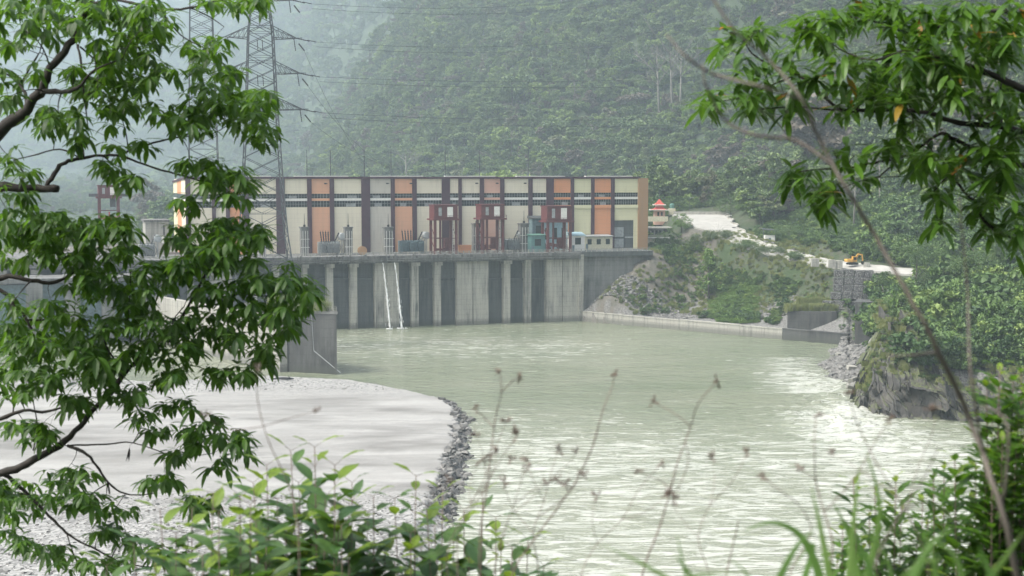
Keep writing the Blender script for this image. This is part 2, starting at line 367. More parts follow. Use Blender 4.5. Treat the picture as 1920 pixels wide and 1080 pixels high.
# ---- gate hoists on the deck
def hoist(px0, px1, d, top, label, far=False, zb_=DK, Yscale=1):
    s0, s1 = S(px0,d), S(px1,d); wd = s1-s0; zt_ = Zp(top,s0,d)-zb_; zc_ = zt_-5.0*wd/8.7
    t = thing('gate_hoist', label, 'gate hoist', P(s0,d,zb_), RZ, 'red gate hoist towers')
    mr = M['red']; dp = 5.5
    for x in (.35, wd-.9):
        for y in (0, dp): mb = MB(); mb.box(x-.15, x+.7, y-.4, y+.4, 0, zc_-.3); mb.build('leg', mr, t)
    if not far:
        for x in (wd*.27, wd*.67): mb = MB(); mb.box(x, x+.6, .5, 1.1, 0, zc_-.3); mb.build('guide_rail', mr, t)
    mb = MB()
    for y in (0,dp): mb.beam((.6,y,zc_*.45),(wd-.6,y,zc_*.45),.2)
    mb.beam((.6,0,zc_*.45),(.6,dp,zc_*.85),.18); mb.beam((wd-.6,0,zc_*.45),(wd-.6,dp,zc_*.85),.18); mb.beam((.6,dp,zc_*.45),(.6,0,zc_*.1),.18)
    mb.build('bracing', mr, t)
    mb = MB(); mb.box(-.5, wd+.5, -1.2, dp+1.2, zc_-.3, zc_+.25)
    for k in range(9): x = -.4+(wd+.8)*k/8; mb.beam((x,-1.1,zc_+.25),(x,-1.1,zc_+1.3),.1)
    mb.beam((-.4,-1.1,zc_+1.3),(wd+.4,-1.1,zc_+1.3),.1); mb.beam((-.4,-1.1,zc_+.8),(wd+.4,-1.1,zc_+.8),.08); mb.build('platform', M['red'], t)
    mb = MB(); mb.box(.2, wd-.2, -.5, dp+.5, zc_+.26, zt_-.35); cb = mb.build('cabin', mr, t)
    mb = MB(); mb.box(0, wd, -.8, dp+.8, zt_-.34, zt_); mb.build('cabin_roof', mr, cb)
    mb = MB(); mb.box(wd*.2, wd*.32, -.62, -.505, zc_+1.2, zt_-1); mb.build('window', M['grey'], cb)
    mb = MB(); mb.box(wd*.55, wd*.78, -.62, -.505, zc_+.9, zt_-.8); mb.build('window', M['white'], cb)
    if far:
        mb = MB(); mb.box(wd*.55, wd*.8, 1, 2.2, zc_*.6, zc_-.35); mb.build('winch', M['steel'], t)
        mb = MB(); mb.box(.9, wd-.9, .1, .5, zc_*.08, zc_*.2); mb.beam((wd*.5,.3,zc_*.2),(wd*.5,.3,zc_*.4),.5); mb.build('lifting_beam', M['redb'], t)
        mb = MB(); mb.box(-3, wd+3, 1.5, 2.6, zc_+.3, zc_+1.4); mb.build('crane_rail', M['steel'], t)
    else:
        mb = MB(); mb.box(wd*.5, wd*.85, 1.4, 2.6, zc_*.12, zc_*.45); mb.build('stop_log', M['red'], t)
        mb = MB()
        for k in range(12): mb.beam((wd*.78,.2,.5+k*zc_/13),(wd*.78+.6,.2,.5+k*zc_/13),.08)
        mb.beam((wd*.78,.2,0),(wd*.78,.2,zc_),.1); mb.beam((wd*.78+.6,.2,0),(wd*.78+.6,.2,zc_),.1); mb.build('ladder', M['white'], t)
        mb = MB(); 
        for q in range(26):
            x = random.uniform(.5,wd-1); z = random.uniform(.3,3.6); mb.box(x,x+random.uniform(.3,1.2),1,2.5,z*.6,z)
        mb.build('machinery', M['red'], t)
    return t
hoist(813,859,2,384,'red hoist tower standing before a broad purple pillar, left of three along the deck')
hoist(901,946,2,383,'red hoist tower in the middle of the three on the deck, with a bright window')
hoist(1024,1072,2,386,'red hoist tower beside the teal kiosk, right of three along the deck')
hoist(187,229,60,347,'lone faded red gantry frame above the far dam crest behind the leaves', True, Zp(415,S(200,60),60))

# ---- transformers
def transformer(px, d, label, mat, wpx=50, bush=5):
    s = S(px,d); wd = S(px+wpx,d)-s
    t = px_thing('transformer', label, 'transformer', s, d, DK, 'transformers on the deck')
    mb = MB(); mb.box(0, wd, 0, 4, .5, 4.4); mb.box(.2,.8,-.1,4,0,.5); mb.box(wd-.8,wd-.2,-.1,4,0,.5); mb.build('tank', mat, t)
    for k in range(3):
        x = .4+k*(wd-2.4)/2; mb = MB()
        for q in range(9): mb.box(x+q*.2, x+q*.2+.07, -1.2, -.05, .9, 4.0)
        mb.build('radiator', M['grey'] if mat == M['grey'] else mat, t)
    for k in range(bush):
        x = wd*.15+k*wd*.11; a = Vector((x,1.5,4.4)); b = a+Vector((-.5+k*.12,-.3,3.6))
        mb = MB(); mb.tube([a+(b-a)*q/10 for q in range(11)], [.28 if q%2 else .17 for q in range(11)], 8); mb.tube([b,b+(b-a)*.12],.06,5); mb.build('bushing', M['black'], t)
    a = Vector((wd*.78,1.5,4.4)); b = a+Vector((1.5,-.3,3.2)); mb = MB(); mb.tube([a+(b-a)*q/10 for q in range(11)], [.3 if q%2 else .18 for q in range(11)], 8); mb.build('bushing', M['black'], t)
    mb = MB(); mb.tube([(wd+1,-.4,6.3),(wd+1,-.3,6.3),(wd+1,3.3,6.3),(wd+1,3.4,6.3)],[.7,1.25,1.25,.7],14); mb.beam((wd+1,.5,0),(wd+1,.5,5.2),.25); mb.beam((wd+1,2.5,0),(wd+1,2.5,5.2),.25); mb.beam((wd*.8,1.5,4.3),(wd+1,1.5,6),.2); mb.build('conservator', M['grey'], t)
    mb = MB()
    for q in range(16):
        x = random.uniform(0,wd); mb.tube([(x,-.6,4.2+random.random()),(x+random.uniform(-1,1),-.6,2.5),(x,-.6,.5)],.08,5)
    mb.beam((0,-.6,4.7),(wd,-.6,4.7),.14); mb.build('pipework', M['steel'], t)
transformer(600,9,'grey transformer with leaning black bushings before a peach panel, left of the tan drum',M['grey'],38)
transformer(752,9,'blue grey transformer with a row of black bushings left of the first red hoist',M['bluegrey'],44)
transformer(938,9,'pale grey transformer with a round conservator tank right of the middle red hoist',M['grey'],36,2)
transformer(262,12,'grey transformer by the pale block left of the powerhouse end wall',M['grey'],30,2)
# firewall columns with spikes
fw = [(566,580,428),(648,662,428),(722,738,428),(889,902,421),(976,992,421),(488,500,428)]
lab = ['left of the grey transformer','between the grey transformer and the tan drum','left of the blue grey transformer','left of the middle red hoist','behind the round conservator tank','half hidden by the lattice pylon']
for (a,b,tp),lb in zip(fw,lab):
    d = 8; s0,s1 = S(a,d),S(b,d); h = Zp(tp,s0,d)-DK; t = px_thing('arrester_column', 'narrow concrete column with a thin spike, '+lb, 'column', s0, d, DK, 'spiked concrete columns on the deck')
    w_ = s1-s0; mb = MB(); mb.box(0,w_,0,3,0,h); mb.box(-.2,w_+.2,-.2,3.2,h,h+.45); mb.build('shaft', M['conc_stain'], t)
    mb = MB(); mb.tube([(w_*.5,1,h+.45),(w_*.5,1,h+5)],[.13,.05],6); mb.box(w_*.5-.35,w_*.5+.35,.7,1.3,h+.45,h+1.2); mb.build('spike', M['black'], t)
    mb = MB()
    for x in (w_*.2,w_*.55,w_*.85): mb.beam((x,-.3,0),(x,-.3,h*.9),.12)
    for z in (.3,.6): mb.beam((-.2,-.35,h*z),(w_+.2,-.35,h*z),.12)
    mb.build('conduits', M['white'], t)
# teal kiosk, shed, cabin, container, drum, sheds at right
def kiosk(name,label,cat,px0,px1,d,top,mat,roof,rh=.5,dep=4,openings=True):
    s0,s1 = S(px0,d),S(px1,d); h = Zp(top,s0,d)-DK; t = px_thing(name,label,cat,s0,d,DK); w_ = s1-s0
    mb = MB(); mb.box(0,w_,0,dep,0,h-rh); mb.build('wall', mat, t)
    mb = MB(); mb.add([(-.4,-.5,h-rh),(w_+.4,-.5,h-rh),(w_+.4,dep+.5,h-rh+.01),(-.4,dep+.5,h-rh+.01),(-.4,-.5,h-rh+.2),(w_+.4,-.5,h-rh+.2),(w_+.4,dep+.5,h),(-.4,dep+.5,h)],[(0,3,2,1),(4,5,6,7),(0,1,5,4),(1,2,6,5),(2,3,7,6),(3,0,4,7)]); mb.build('roof', roof, t)
    if openings:
        n = max(1,int(w_/3.2))
        for k in range(n):
            x = (k+.25)*w_/n; mb = MB(); mb.box(x,x+w_/n*.45,-.08,-.004,h*.35,h*.72); mb.build('window', M['glass'], t)
        mb = MB(); mb.box(w_*.02,w_*.02+.9,-.07,-.004,0,min(2.1,h*.7)); mb.build('door', M['bluegrey'], t)
    return t
kiosk('control_kiosk','teal and white kiosk with a flat roof between the conservator and the right red hoist','kiosk',996,1022,4,439,M['teal'],M['green'])
kiosk('switch_cabin','dark slate cabin with a sloping roof behind the right red hoist','cabin',998,1024,14,405,M['bluegrey'],M['steel'],1.0)
kiosk('equipment_shed','pale blue panelled shed seen through the legs of the right red hoist','shed',1018,1064,13,411,M['blue'],M['steel'],.6)
kiosk('guard_cabin','white cabin with a light blue roof just right of the right red hoist','cabin',1072,1096,6,436,M['white'],M['blue'],1.2)
kiosk('lean_to','long low lean-to with a grey flat canopy along the foot of the right panels','shed',1097,1148,14,441,M['hut'],M['grey'],.6,5)
t = px_thing('storage_box','orange storage box on the deck beside the left red hoist','container',S(863,6),6)
mb = MB(); w_ = S(884,6)-S(863,6); mb.box(0,w_,0,2.4,.15,2.6); mb.box(-.1,w_+.1,-.1,2.5,2.6,2.75); mb.build('body',M['orange'],t)
mb = MB(); 
for k in range(8): mb.box(k*w_/8+.05,k*w_/8+.15,-.06,-.004,.2,2.5)
mb.build('ribs',M['orange'],t)
t = px_thing('cable_drum','tan wooden cable drum lying on the deck under a broad purple pillar','cable drum',S(681,5),5)
mb = MB(); mb.tube([(0,0,1.5),(0,.01,1.5),(0,.3,1.5)],[1.4,1.5,1.5],16); mb.build('flange',M['brown'],t); mb = MB(); mb.tube([(0,1.7,1.5),(0,2.0,1.5)],1.5,16); mb.build('flange',M['brown'],t)
mb = MB(); mb.tube([(0,.31,1.5),(0,1.69,1.5)],1.2,16); mb.build('cable_core',M['hut'],t)
t = px_thing('gate_house','pale weathered concrete block left of the powerhouse end wall','gate house',S(275,30),30)
w_ = S(318,30)-S(275,30); h = Zp(416,S(290,30),30)-DK
mb = MB(); mb.box(0,w_,0,12,0,h); mb.build('wall',M['conc_light'],t); mb = MB(); mb.box(-.5,w_+.3,-.5,12.5,h,h+.7); mb.build('roof',M['deck'],t)
mb = MB(); mb.tube([(w_*.8,-.1,h*.45),(w_*.8,-.5,h*.45)],1.3,20); mb.build('dish',M['white'],t); mb = MB(); mb.box(w_*.77,w_*.83,-.4,-.1,h*.6,h*.9); mb.build('lamp_bracket',M['black'],t)
# far crest wall at the left
t = px_thing('spillway_piers','row of dark grey spillway piers with blue gates at the far left behind the leaves','spillway',S(-300,-20),-20,0)
a0 = S(-300,-20)
for (a,b) in ((-140,-110),(-60,-30),(48,80),(120,150),(190,215),(262,285)):
    mb = MB(); mb.box(S(a,-20)-a0,S(b,-20)-a0,0,18,-3,DK-4); mb.build('pier',M['conc_stain'],t)
for (a,b) in ((-110,-60),(-30,48),(80,120),(150,190),(215,262)):
    mb = MB(); mb.box(S(a,-20)-a0+.02,S(b,-20)-a0-.02,3,4,2,DK-6); mb.build('gate',M['bluegrey'],t)
    mb = MB(); mb.box(S(a,-20)-a0+.02,S(b,-20)-a0-.02,.5,17,DK-5.4,DK-4.1); mb.build('bridge_beam',M['deck'],t)

# ---- waterfalls
wf = NT('falling_water'); wf.col(wf.ramp(wf.noise(wf.coord('Object',(3,3,.4)),2,4),[(.3,(.75,.77,.76)),(.7,(.95,.95,.94))])); wf.b.inputs['Roughness'].default_value=.5
for (a,b,lb) in ((715,725,'left one of two thin white jets of water falling down the dam wall'),(737,747,'right one of two thin white jets of water falling down the dam wall')):
    p0 = P(S(a),-2.3,ZU+.2); p1 = P(S(b),-4.5,0); pts = []; rr = []
    for k in range(25):
        q = k/24; p = p0.lerp(p1,q); p.z = p0.z*(1-q**1.25) if k<24 else -.1; pts.append(p-p0+Vector((random.uniform(-.05,.05),0,0))); rr.append((.09+.16*q)*random.uniform(.5,1.5))
    mb = MB(); mb.tube(pts,rr,7)
    for j in range(110):
        q = random.random()**.6; p = p0.lerp(p1,q)-p0+Vector((random.gauss(0,.42*q+.06),random.gauss(0,.3*q+.05),0)); p.z = -p0.z*q**1.25; mb.tube([p,p-Vector((0,0,random.uniform(.4,1.4)))],[.05,.03],4)
    for j in range(22):
        a_ = random.random()*6.28; r_ = random.uniform(.1,1.3); c = p1-p0+Vector((r_*1.6*math.cos(a_),r_*.8*math.sin(a_),.05)); mb.tube([c,c+Vector((0,0,random.uniform(.1,.4)))],[.22,.05],6)
    o = mb.build('water_jet', wf.m, None, True, p0); tag(o, lb, 'water jet', 'water jets on the dam wall')

# ---- lattice pylons
def pylon(cpx, Y, prof, arms, label, zbase, wires=True):
    c = atY(cpx, 331, Y); k = Y/FPX; t = thing('lattice_pylon', label, 'pylon', (c.x, Y, zbase), R(14), 'lattice power pylons')
    def zz(py): return atY(cpx,py,Y).z-zbase
    def hw(py):
        return float(np.interp(py, [p[0] for p in prof], [p[1] for p in prof]))*k/1.12
    mb = MB(); ys = []; y = arms[-1][0] if False else prof[0][0]
    ys = [prof[-1][0]]
    while ys[-1] > prof[0][0]:
        ys.append(max(prof[0][0], ys[-1]-max(12, hw(ys[-1])/k*.95)))
    for i,(y0) in enumerate(ys[:-1]):
        y1 = ys[i+1]; a = hw(y0); b = hw(y1); z0,z1 = zz(y0),zz(y1)
        for (sx,sy) in ((1,1),(1,-1),(-1,-1),(-1,1)):
            mb.beam((a*sx,a*sy,z0),(b*sx,b*sy,z1),.36)
        cs = [(1,1),(1,-1),(-1,-1),(-1,1)]
        for q in range(4):
            p_,r_ = cs[q],cs[(q+1)%4]
            mb.beam((a*p_[0],a*p_[1],z0),(b*r_[0],b*r_[1],z1),.18); mb.beam((a*r_[0],a*r_[1],z0),(b*p_[0],b*p_[1],z1),.18)
            if i%2 == 0: mb.beam((a*p_[0],a*p_[1],z0),(a*r_[0],a*r_[1],z0),.12)
            if y0 > 300:
                m0 = Vector((a*(p_[0]+r_[0])/2,a*(p_[1]+r_[1])/2,z0)); mm = Vector(((a+b)/2*p_[0],(a+b)/2*p_[1],(z0+z1)/2)); m2 = Vector(((a+b)/2*r_[0],(a+b)/2*r_[1],(z0+z1)/2)); mb.beam(m0,mm,.09); mb.beam(m0,m2,.09)
    mb.build('tower_body', M['steel'], t)
    tips = []
    for (py,halfL,halfR) in arms:
        z0 = zz(py); z1 = zz(py-22); b = hw(py); b1 = hw(py-22)
        for sg,hl in ((-1,halfL),(1,halfR)):
            tip = Vector((sg*hl*k,0,z0+.2)); mb = MB()
            for sy in (-1,1):
                A = Vector((sg*b,sy*b,z0)); B = Vector((sg*b1,sy*b1,z1)); mb.beam(A,tip,.2); mb.beam(B,tip,.2)
                for q in (.2,.4,.6,.8):
                    mb.beam(A.lerp(tip,q),B.lerp(tip,q),.1); mb.beam(A.lerp(tip,q),B.lerp(tip,max(0,q-.2)),.1)
                mb.beam(B,Vector((-sg*b1,sy*b1,z1)),.16)
            for q in (0,.25,.5,.75):
                A = Vector((sg*b,-b,z0)).lerp(tip,q); B = Vector((sg*b,b,z0)).lerp(tip,q); C = Vector((sg*b,b,z0)).lerp(tip,q+.25); mb.beam(A,B,.1); mb.beam(A,C,.1)
            mb.build('crossarm', M['steel'], t)
            mb = MB()
            def string(a_,b_,r_=.2):
                mb.tube([a_+(b_-a_)*j/14 for j in range(15)],[r_ if j%2 else r_*.5 for j in range(15)],7)
            string(tip,tip+Vector((3.2*sg+ .4,0,-.7))); string(tip+Vector((-1.0*sg,.6,0)),tip+Vector((-1.0*sg+.5,.6,-3.6)),.17)
            if sg > 0:
                string(tip+Vector((.3,-.5,-1.5)),tip+Vector((2.0,-.5,-3.6)),.28); string(tip+Vector((-1.5,.3,.2)),tip+Vector((1.5,.3,.2)),.15); string(tip+Vector((3,0,-.4)),tip+Vector((5.6,0,-.9)),.16)
            else: string(tip+Vector((.4,-.5,-.4)),tip+Vector((1.6,-.5,-3.0)),.25)
            string(Vector((sg*b*.2,b,z0)),Vector((sg*b*.2+.2,b,z0-3.4)),.16)
            mb.build('insulator', M['black'], t)
            if sg > 0: tips.append(tip+Vector((5.6,0,-.9)))
    bpy.context.view_layer.update()
    return t, tips
prof = [(-60,6),(0,17),(60,25),(200,31),(330,39),(430,46),(520,60),(600,70)]
zb1 = atY(497,600,425).z
pyl, tips = pylon(492, 425, prof, [(72,66,68),(138,72,74),(206,76,78),(0,60,60)], 'large lattice pylon with three crossarms and black insulators before the powerhouse', zb1)
prof2 = [(-60,18),(0,22),(150,26),(330,30),(450,38),(520,44)]
pylon(382, 530, prof2, [(-30,60,60)], 'second slimmer lattice pylon further left, mostly hidden by the leafy tree', atY(382,500,530).z)
# footing of the big pylon
mb = MB(); mb.box(-11,11,-11,11,-6,0); mb.box(-9,9,-9,9,0,.5); o = mb.build('pylon_base', M['conc_stain']); o.location = (atY(492,331,425).x,425,zb1-.45); tag(o,'broad stained concrete base block under the large lattice pylon','plinth')
# conductors
mats_ = []
ends = [((1330,36,700),(1330,44,700)),((1700,100,700),(1700,110,700)),((1700,180,700),(1700,190,700)),((1300,-40,700),(1300,-30,700))]
lbs = ['upper pair of overhead wires running right from the pylon across the forest','middle pair of overhead wires running right from the pylon across the forest','lower pair of overhead wires running right from the pylon across the forest','topmost overhead wires running right from the pylon near the top of the view']
mw = pyl.matrix_world
for i,tp in enumerate(tips):
    a = mw@tp; mb = MB()
    for j,(ex,ey,eY) in enumerate(ends[i]):
        b = atY(ex,ey,eY); pts = []
        for q in range(25):
            u = q/24; p = a.lerp(b,u); p.z -= 4*6*u*(1-u)+j*1.4; pts.append(p-a)
        mb.tube(pts,.06,4)
    o = mb.build('power_line', M['wire'], None, False, a); tag(o, lbs[i], 'power line', 'overhead wires')
for i in range(3):
    a = mw@(tips[i]-Vector((3.6,0,2.7))); b = P(S(700+i*45,DB+8),DB+8,DK+HB+1.5); mb = MB(); pts = []
    for q in range(25):
        u = q/24; p = a.lerp(b,u); p.z -= 4*3.5*u*(1-u); pts.append(p-a)
    mb.tube(pts,.05,4); o = mb.build('power_line', M['wire'], None, False, a)
    tag(o, ['wire slanting from the upper insulator down to the powerhouse roof','wire slanting from the middle insulator down to the powerhouse roof','wire slanting from the lower insulator down to the powerhouse roof'][i], 'power line','slanting wires')

# ---- divider wall and pier block in the river bed
A = atZ(543,697); B = atZ(632,702); C = atZ(300,640); zt1 = atY(543,580,A.y).z
t = thing('river_pier','weathered dark concrete pier at the end of the pale divider wall by the gravel bar','pier',(A.x,A.y,0))
n = Vector((C.x-A.x,C.y-A.y,0)).normalized(); nv_ = (n.x,n.y); q = B-A; bk = n*26
def prism(mb, pts, z0, z1, m=0):
    k = len(pts); mb.add([(p[0],p[1],z0) for p in pts]+[(p[0],p[1],z1) for p in pts],[tuple(range(k-1,-1,-1)),tuple(range(k,2*k))]+[(i,(i+1)%k,k+(i+1)%k,k+i) for i in range(k)],m)
mb = MB(); prism(mb,[(0,0),(q.x,q.y),(q.x+bk.x,q.y+bk.y),(bk.x,bk.y)],-5,zt1-.8); mb.build('shaft',M['conc_black'],t)
mb = MB(); o_ = .35; prism(mb,[(-o_,-o_),(q.x+o_,q.y-o_),(q.x+bk.x+o_,q.y+bk.y+o_),(bk.x-o_,bk.y+o_)],zt1-.8,zt1-.05); mb.build('coping',M['conc_stain'],t)
mb = MB()
for z in (.25,.7,1.15):
    mb.beam((0,-.1,zt1+z),(q.x,q.y-.1,zt1+z),.07)
for k in range(8): mb.beam((q.x*k/7,q.y*k/7-.1,zt1-.1),(q.x*k/7,q.y*k/7-.1,zt1+1.15),.09)
mb.build('railing',M['conc_light'],t)
mb = MB()      # pipe down the right face
mb.beam((q.x*.48,-.15+q.y*.48,zt1-.8),(q.x*.52,-.15+q.y*.5,6),.12); mb.beam((q.x*.52,-.15+q.y*.5,6),(q.x+.9,q.y-.2,.5),.2); mb.build('drain_pipe',M['grey'],t)
t = thing('divider_wall','long pale concrete divider wall running back from the dark pier behind the leaves','wall',(A.x,A.y,0))
ln = (C-A).length*1.3; pn = Vector((n.y,-n.x,0)) ; pn = -pn if pn.y > 0 else pn
mb = MB(); a0_ = n*.6+pn*.3; prism(mb,[(a0_.x,a0_.y),(n.x*ln+pn.x*.3,n.y*ln+pn.y*.3),(n.x*ln+pn.x*2.5,n.y*ln+pn.y*2.5),(a0_.x+pn.x*2.2,a0_.y+pn.y*2.2)][::-1],-5,zt1-2.2); mb.build('wall_face',M['conc_light'],t)
# ------------------------------------------------------------------ terrain
H0 = 0.0
CP = []      # control points: X, Y, z
def cy(px,py,Y,dz=0):
    if Y > 560: Y *= np.interp(px,[650,1100,1215,1300,1500,1900],[1.55,1.55,1.0 if py > 340 else 1.4,1.05 if py > 360 else 1.35,1.0 if py > 360 else 1.25,1.0])
    if px <= 650 and Y > 900: Y *= np.interp(px,[350,500,650],[1.25,1.2,1.1])
    p = atY(px,py,Y); CP.append((p.x,p.y,p.z+dz))
def cz(px,py,z): p = atZ(px,py,z); CP.append((p.x,p.y,p.z))
ROAD = [(1312,402,600,11),(1322,408,582,10),(1342,424,560,8),(1378,444,535,5.5),(1440,466,512,5.2),(1500,482,498,4.4),(1560,494,486,4),(1605,499,478,4),(1700,508,466,3),(1800,520,455,3)]
RP = [(atY(a,b,Y),w_) for a,b,Y,w_ in ROAD]
for p,w_ in RP: CP.append((p.x,p.y,p.z))
for a in ((1092,586,515),(1200,592,500),(1300,600,486),(1400,608,472),(1500,616,458),(1580,624,446)): cy(*a)
for a in ((1120,575,522),(1300,584,500),(1450,594,476)): cy(*a)
for a in ((1122,556,511),(1150,530,514),(1185,503,517),(1216,480,519.5),(1240,472,524),(1265,468,545),(1300,500,530),(1260,560,512),(1400,500,516),(1400,545,498),(1330,470,540),(1500,520,490),(1500,560,474),(1580,535,480),(1640,540,470),(1580,590,452),
          (1380,430,560),(1450,450,535),(1520,455,520),(1620,460,505),(1740,470,490),(1230,405,610),(1235,440,580),(1330,395,640),(1560,400,560),(1700,380,540)): cy(*a)
for a in ((1545,676,.9),(1600,690,2.0),(1560,700,.8),(1625,650,4),(1650,625,9),(1700,600,16),(1640,710,4),(1665,700,8),(1720,690,9.5),(1790,690,10),(1850,700,10),(1900,740,6),(2000,720,10),(1660,660,9),(1740,650,13),(1830,650,16)): cz(*a)
for a in ((1650,560,440),(1720,540,400),(1700,500,430),(1780,560,370),(1850,500,400),(1920,560,350),(2050,560,330),(1760,440,440),(1880,380,440),(2000,400,400),(2100,300,450)): cy(*a)
for a in ((1215,380,650),(1300,340,680),(1300,200,760),(1300,60,840),(1300,-60,930),(1500,330,620),(1500,200,690),(1500,60,780),(1500,-70,880),(1700,300,580),(1700,150,650),(1700,0,740),(1700,-80,830),(1900,250,520),(1900,100,590),(1900,-40,690),(1900,-120,760),(2150,0,620),(2150,-150,760),
          (1100,330,650),(1100,180,740),(1100,40,850),(1100,-40,950),(950,320,680),(950,160,800),(950,20,930),(950,-35,1010),(800,320,750),(800,180,880),(800,60,1020),(800,-35,1150),
          (650,325,960),(650,200,1200),(650,80,1500),(650,-35,1760),(500,325,1250),(500,180,1650),(500,60,1950),(500,-40,2250),(350,335,1600),(350,200,2000),(350,60,2400),(350,-45,2750),
          (150,350,1700),(150,220,2100),(150,80,2500),(150,-50,2950),(-100,350,1700),(-100,200,2100),(-100,50,2500),(-100,-60,2950),(-400,300,1800),(-400,0,2400)): cy(*a)
for s,d,z in ((-300,60,19),(-150,60,20),(-60,60,22),(0,60,24),(80,60,25),(160,60,25),(20,110,28),(100,110,30),(-200,150,18),(-100,200,20),(-350,200,18)): q = P(s,d,z); CP.append((q.x,q.y,q.z))
for a in ((300,250,12),(450,350,60),(300,330,30),(220,300,14)): CP.append(a)
CPn = np.array(CP); cen = np.array([0,600.]); scl = 400.
def tps(r2): return np.where(r2 > 1e-12, .5*r2*np.log(np.maximum(r2,1e-12)), 0)
_x = (CPn[:,:2]-cen)/scl; n_ = len(_x); A_ = tps(((_x[:,None]-_x[None])**2).sum(-1))+np.eye(n_)*2e-4
Pm = np.c_[np.ones(n_),_x]; K = np.zeros((n_+3,n_+3)); K[:n_,:n_] = A_; K[:n_,n_:] = Pm; K[n_:,:n_] = Pm.T
sol = np.linalg.solve(K, np.r_[CPn[:,2],0,0,0])
def f_rbf(X,Y):
    sh = X.shape; q = (np.stack([X.ravel(),Y.ravel()],-1)-cen)/scl; out = np.empty(len(q))
    for i in range(0,len(q),20000):
        c = q[i:i+20000]; out[i:i+20000] = tps(((c[:,None]-_x[None])**2).sum(-1))@sol[:n_]+sol[n_]+c@sol[n_+1:]
    return out.reshape(sh)
pR = lambda px,py: tuple(atZ(px,py))[:2]
SH = [(1590,646),(1560,656),(1525,664),(1500,682),(1512,700),(1560,712),(1614,724),(1618,745),(1596,764),(1640,779),(1700,784),(1790,786),(1860,790),(1990,800),(2200,810)]
bk0 = P(S(1093),1.5); bk1 = P(S(1222),1.5); bk2 = P(S(1222),50); bk3 = P(-420,50)
RIV = [tuple(atZ(1090,602))[:2]]+[pR(*a) for a in SH]+[(420,260),(420,-200),(-900,-200),(-900,480),(bk3.x,bk3.y),(bk2.x,bk2.y),(bk1.x,bk1.y),(bk0.x,bk0.y)]
RDp = [(p.x,p.y,p.z,w_) for p,w_ in RP]
def road_d(X,Y,full=False):
    d = np.full(X.shape,1e9); z = np.zeros(X.shape); wd = np.ones(X.shape); ly = np.zeros(X.shape)
    for i in range(len(RDp)-1):
        ax,ay,az,aw = RDp[i]; bx,by,bz,bw = RDp[i+1]; ex,ey = bx-ax,by-ay
        t = np.clip(((X-ax)*ex+(Y-ay)*ey)/(ex*ex+ey*ey),0,1); dd = np.hypot(X-ax-ex*t,Y-ay-ey*t); k = dd < d
        d = np.where(k,dd,d); z = np.where(k,az+(bz-az)*t,z); wd = np.where(k,aw+(bw-aw)*t,wd); ly = np.where(k,ay+ey*t,ly)
    return (d,z,wd,ly) if full else (d,z,wd)
RIDGE = [5800,5800,5500,4600,3150,2080,1690,1570,1330,1170,1010,830,800]
def ground(X,Y,detail=True):
    X = np.asarray(X,float); Y = np.asarray(Y,float)
    f = f_rbf(X,Y)
    u_ = X/np.maximum(Y,1)*FPX+960; f = f-1.3*np.maximum(0,Y-np.interp(u_,[-400,0,350,500,650,800,950,1100,1300,1500,1700,1900,2150],RIDGE))
    far = np.clip((Y-700)/400,0,1); ridg = fbm(X/170+Y/300,Y/420,3,5)*34+fbm(X/60,Y/90,3,9)*14
    f = f+ridg*far
    if detail: f = f+fbm(X/9,Y/9,4,3)*1.6*np.clip((Y-470)/60,.35,1)
    f = np.maximum(f, np.where(Y > 640, 14, -50))
    sd = sdpoly(X,Y,RIV)
    u = X/np.maximum(Y,1)*FPX+960
    k = np.where((u > 1600)&(Y < 345), 1.5, .5); k = np.where((u > 1480)&(u < 1640)&(Y > 325)&(Y < 430), .22, k)
    k = np.where((u < 1330)&(Y > 430), .95, k)
    front = (Y < 560)&(u < 1595)
    lim = k*np.maximum(sd,0)+np.where(front&(Y > 430),2.2,0)
    lim = np.where((u < 1300)&(Y > 503), 1e3, lim)
    behind = Y > 560
    lim = np.where(behind, 3.0*sd+4, lim)
    z = np.minimum(f,lim)
    z = np.where(sd < 0, np.maximum(-5, sd*1.0)-.3, z)
    d,rz,wd,ly = road_d(X,Y,True); t = np.clip((d-wd-1)/8.0,0,1); t = t*t*(3-2*t)
    z = np.where(sd > 0, (rz-.6+np.clip((Y-ly),-6,6)*.26)*(1-t)+z*t, z)
    return z, sd
nu, ny = 620, 560
us = np.linspace(-.50,.50,nu); yy = 240*(6300/240)**np.linspace(0,1,ny)
YY,UU = np.meshgrid(yy,us,indexing='ij'); XX = UU*YY
ZZ, SD = ground(XX,YY)
UP = UU*FPX+960
rocky = ((UP > 1480)&(YY < 440)&(ZZ < 14)&(SD > 0)).astype(float)
rap = ((ZZ < 7)&(YY > 430)&(UP < 1600)&(SD > 0)).astype(float)
crk = np.abs(fbm(XX/2.2+YY/5,YY/3,4,21)); ZZ = ZZ+rocky*(fbm(XX/2.5,YY/2.5,4,8)*1.6-crk*1.2)*np.clip(SD/2,0,1)
gm = NT('hillside_ground'); pos = gm.coord('Position')
g1 = gm.noise(pos,.06,5,.6); g2 = gm.noise(pos,.6,5,.65); g3 = gm.noise(pos,2.5,4,.6)
earth = gm.mix(g2,(.055,.05,.04),(.12,.108,.088)); grass = gm.mix(g3,(.018,.036,.011),(.045,.075,.02))
cl = gm.mix(gm.ramp(gm.math('ADD',gm.math('MULTIPLY',g1,.5),gm.math('MULTIPLY',g2,.5)),[(.36,0),(.54,1)]),earth,grass)
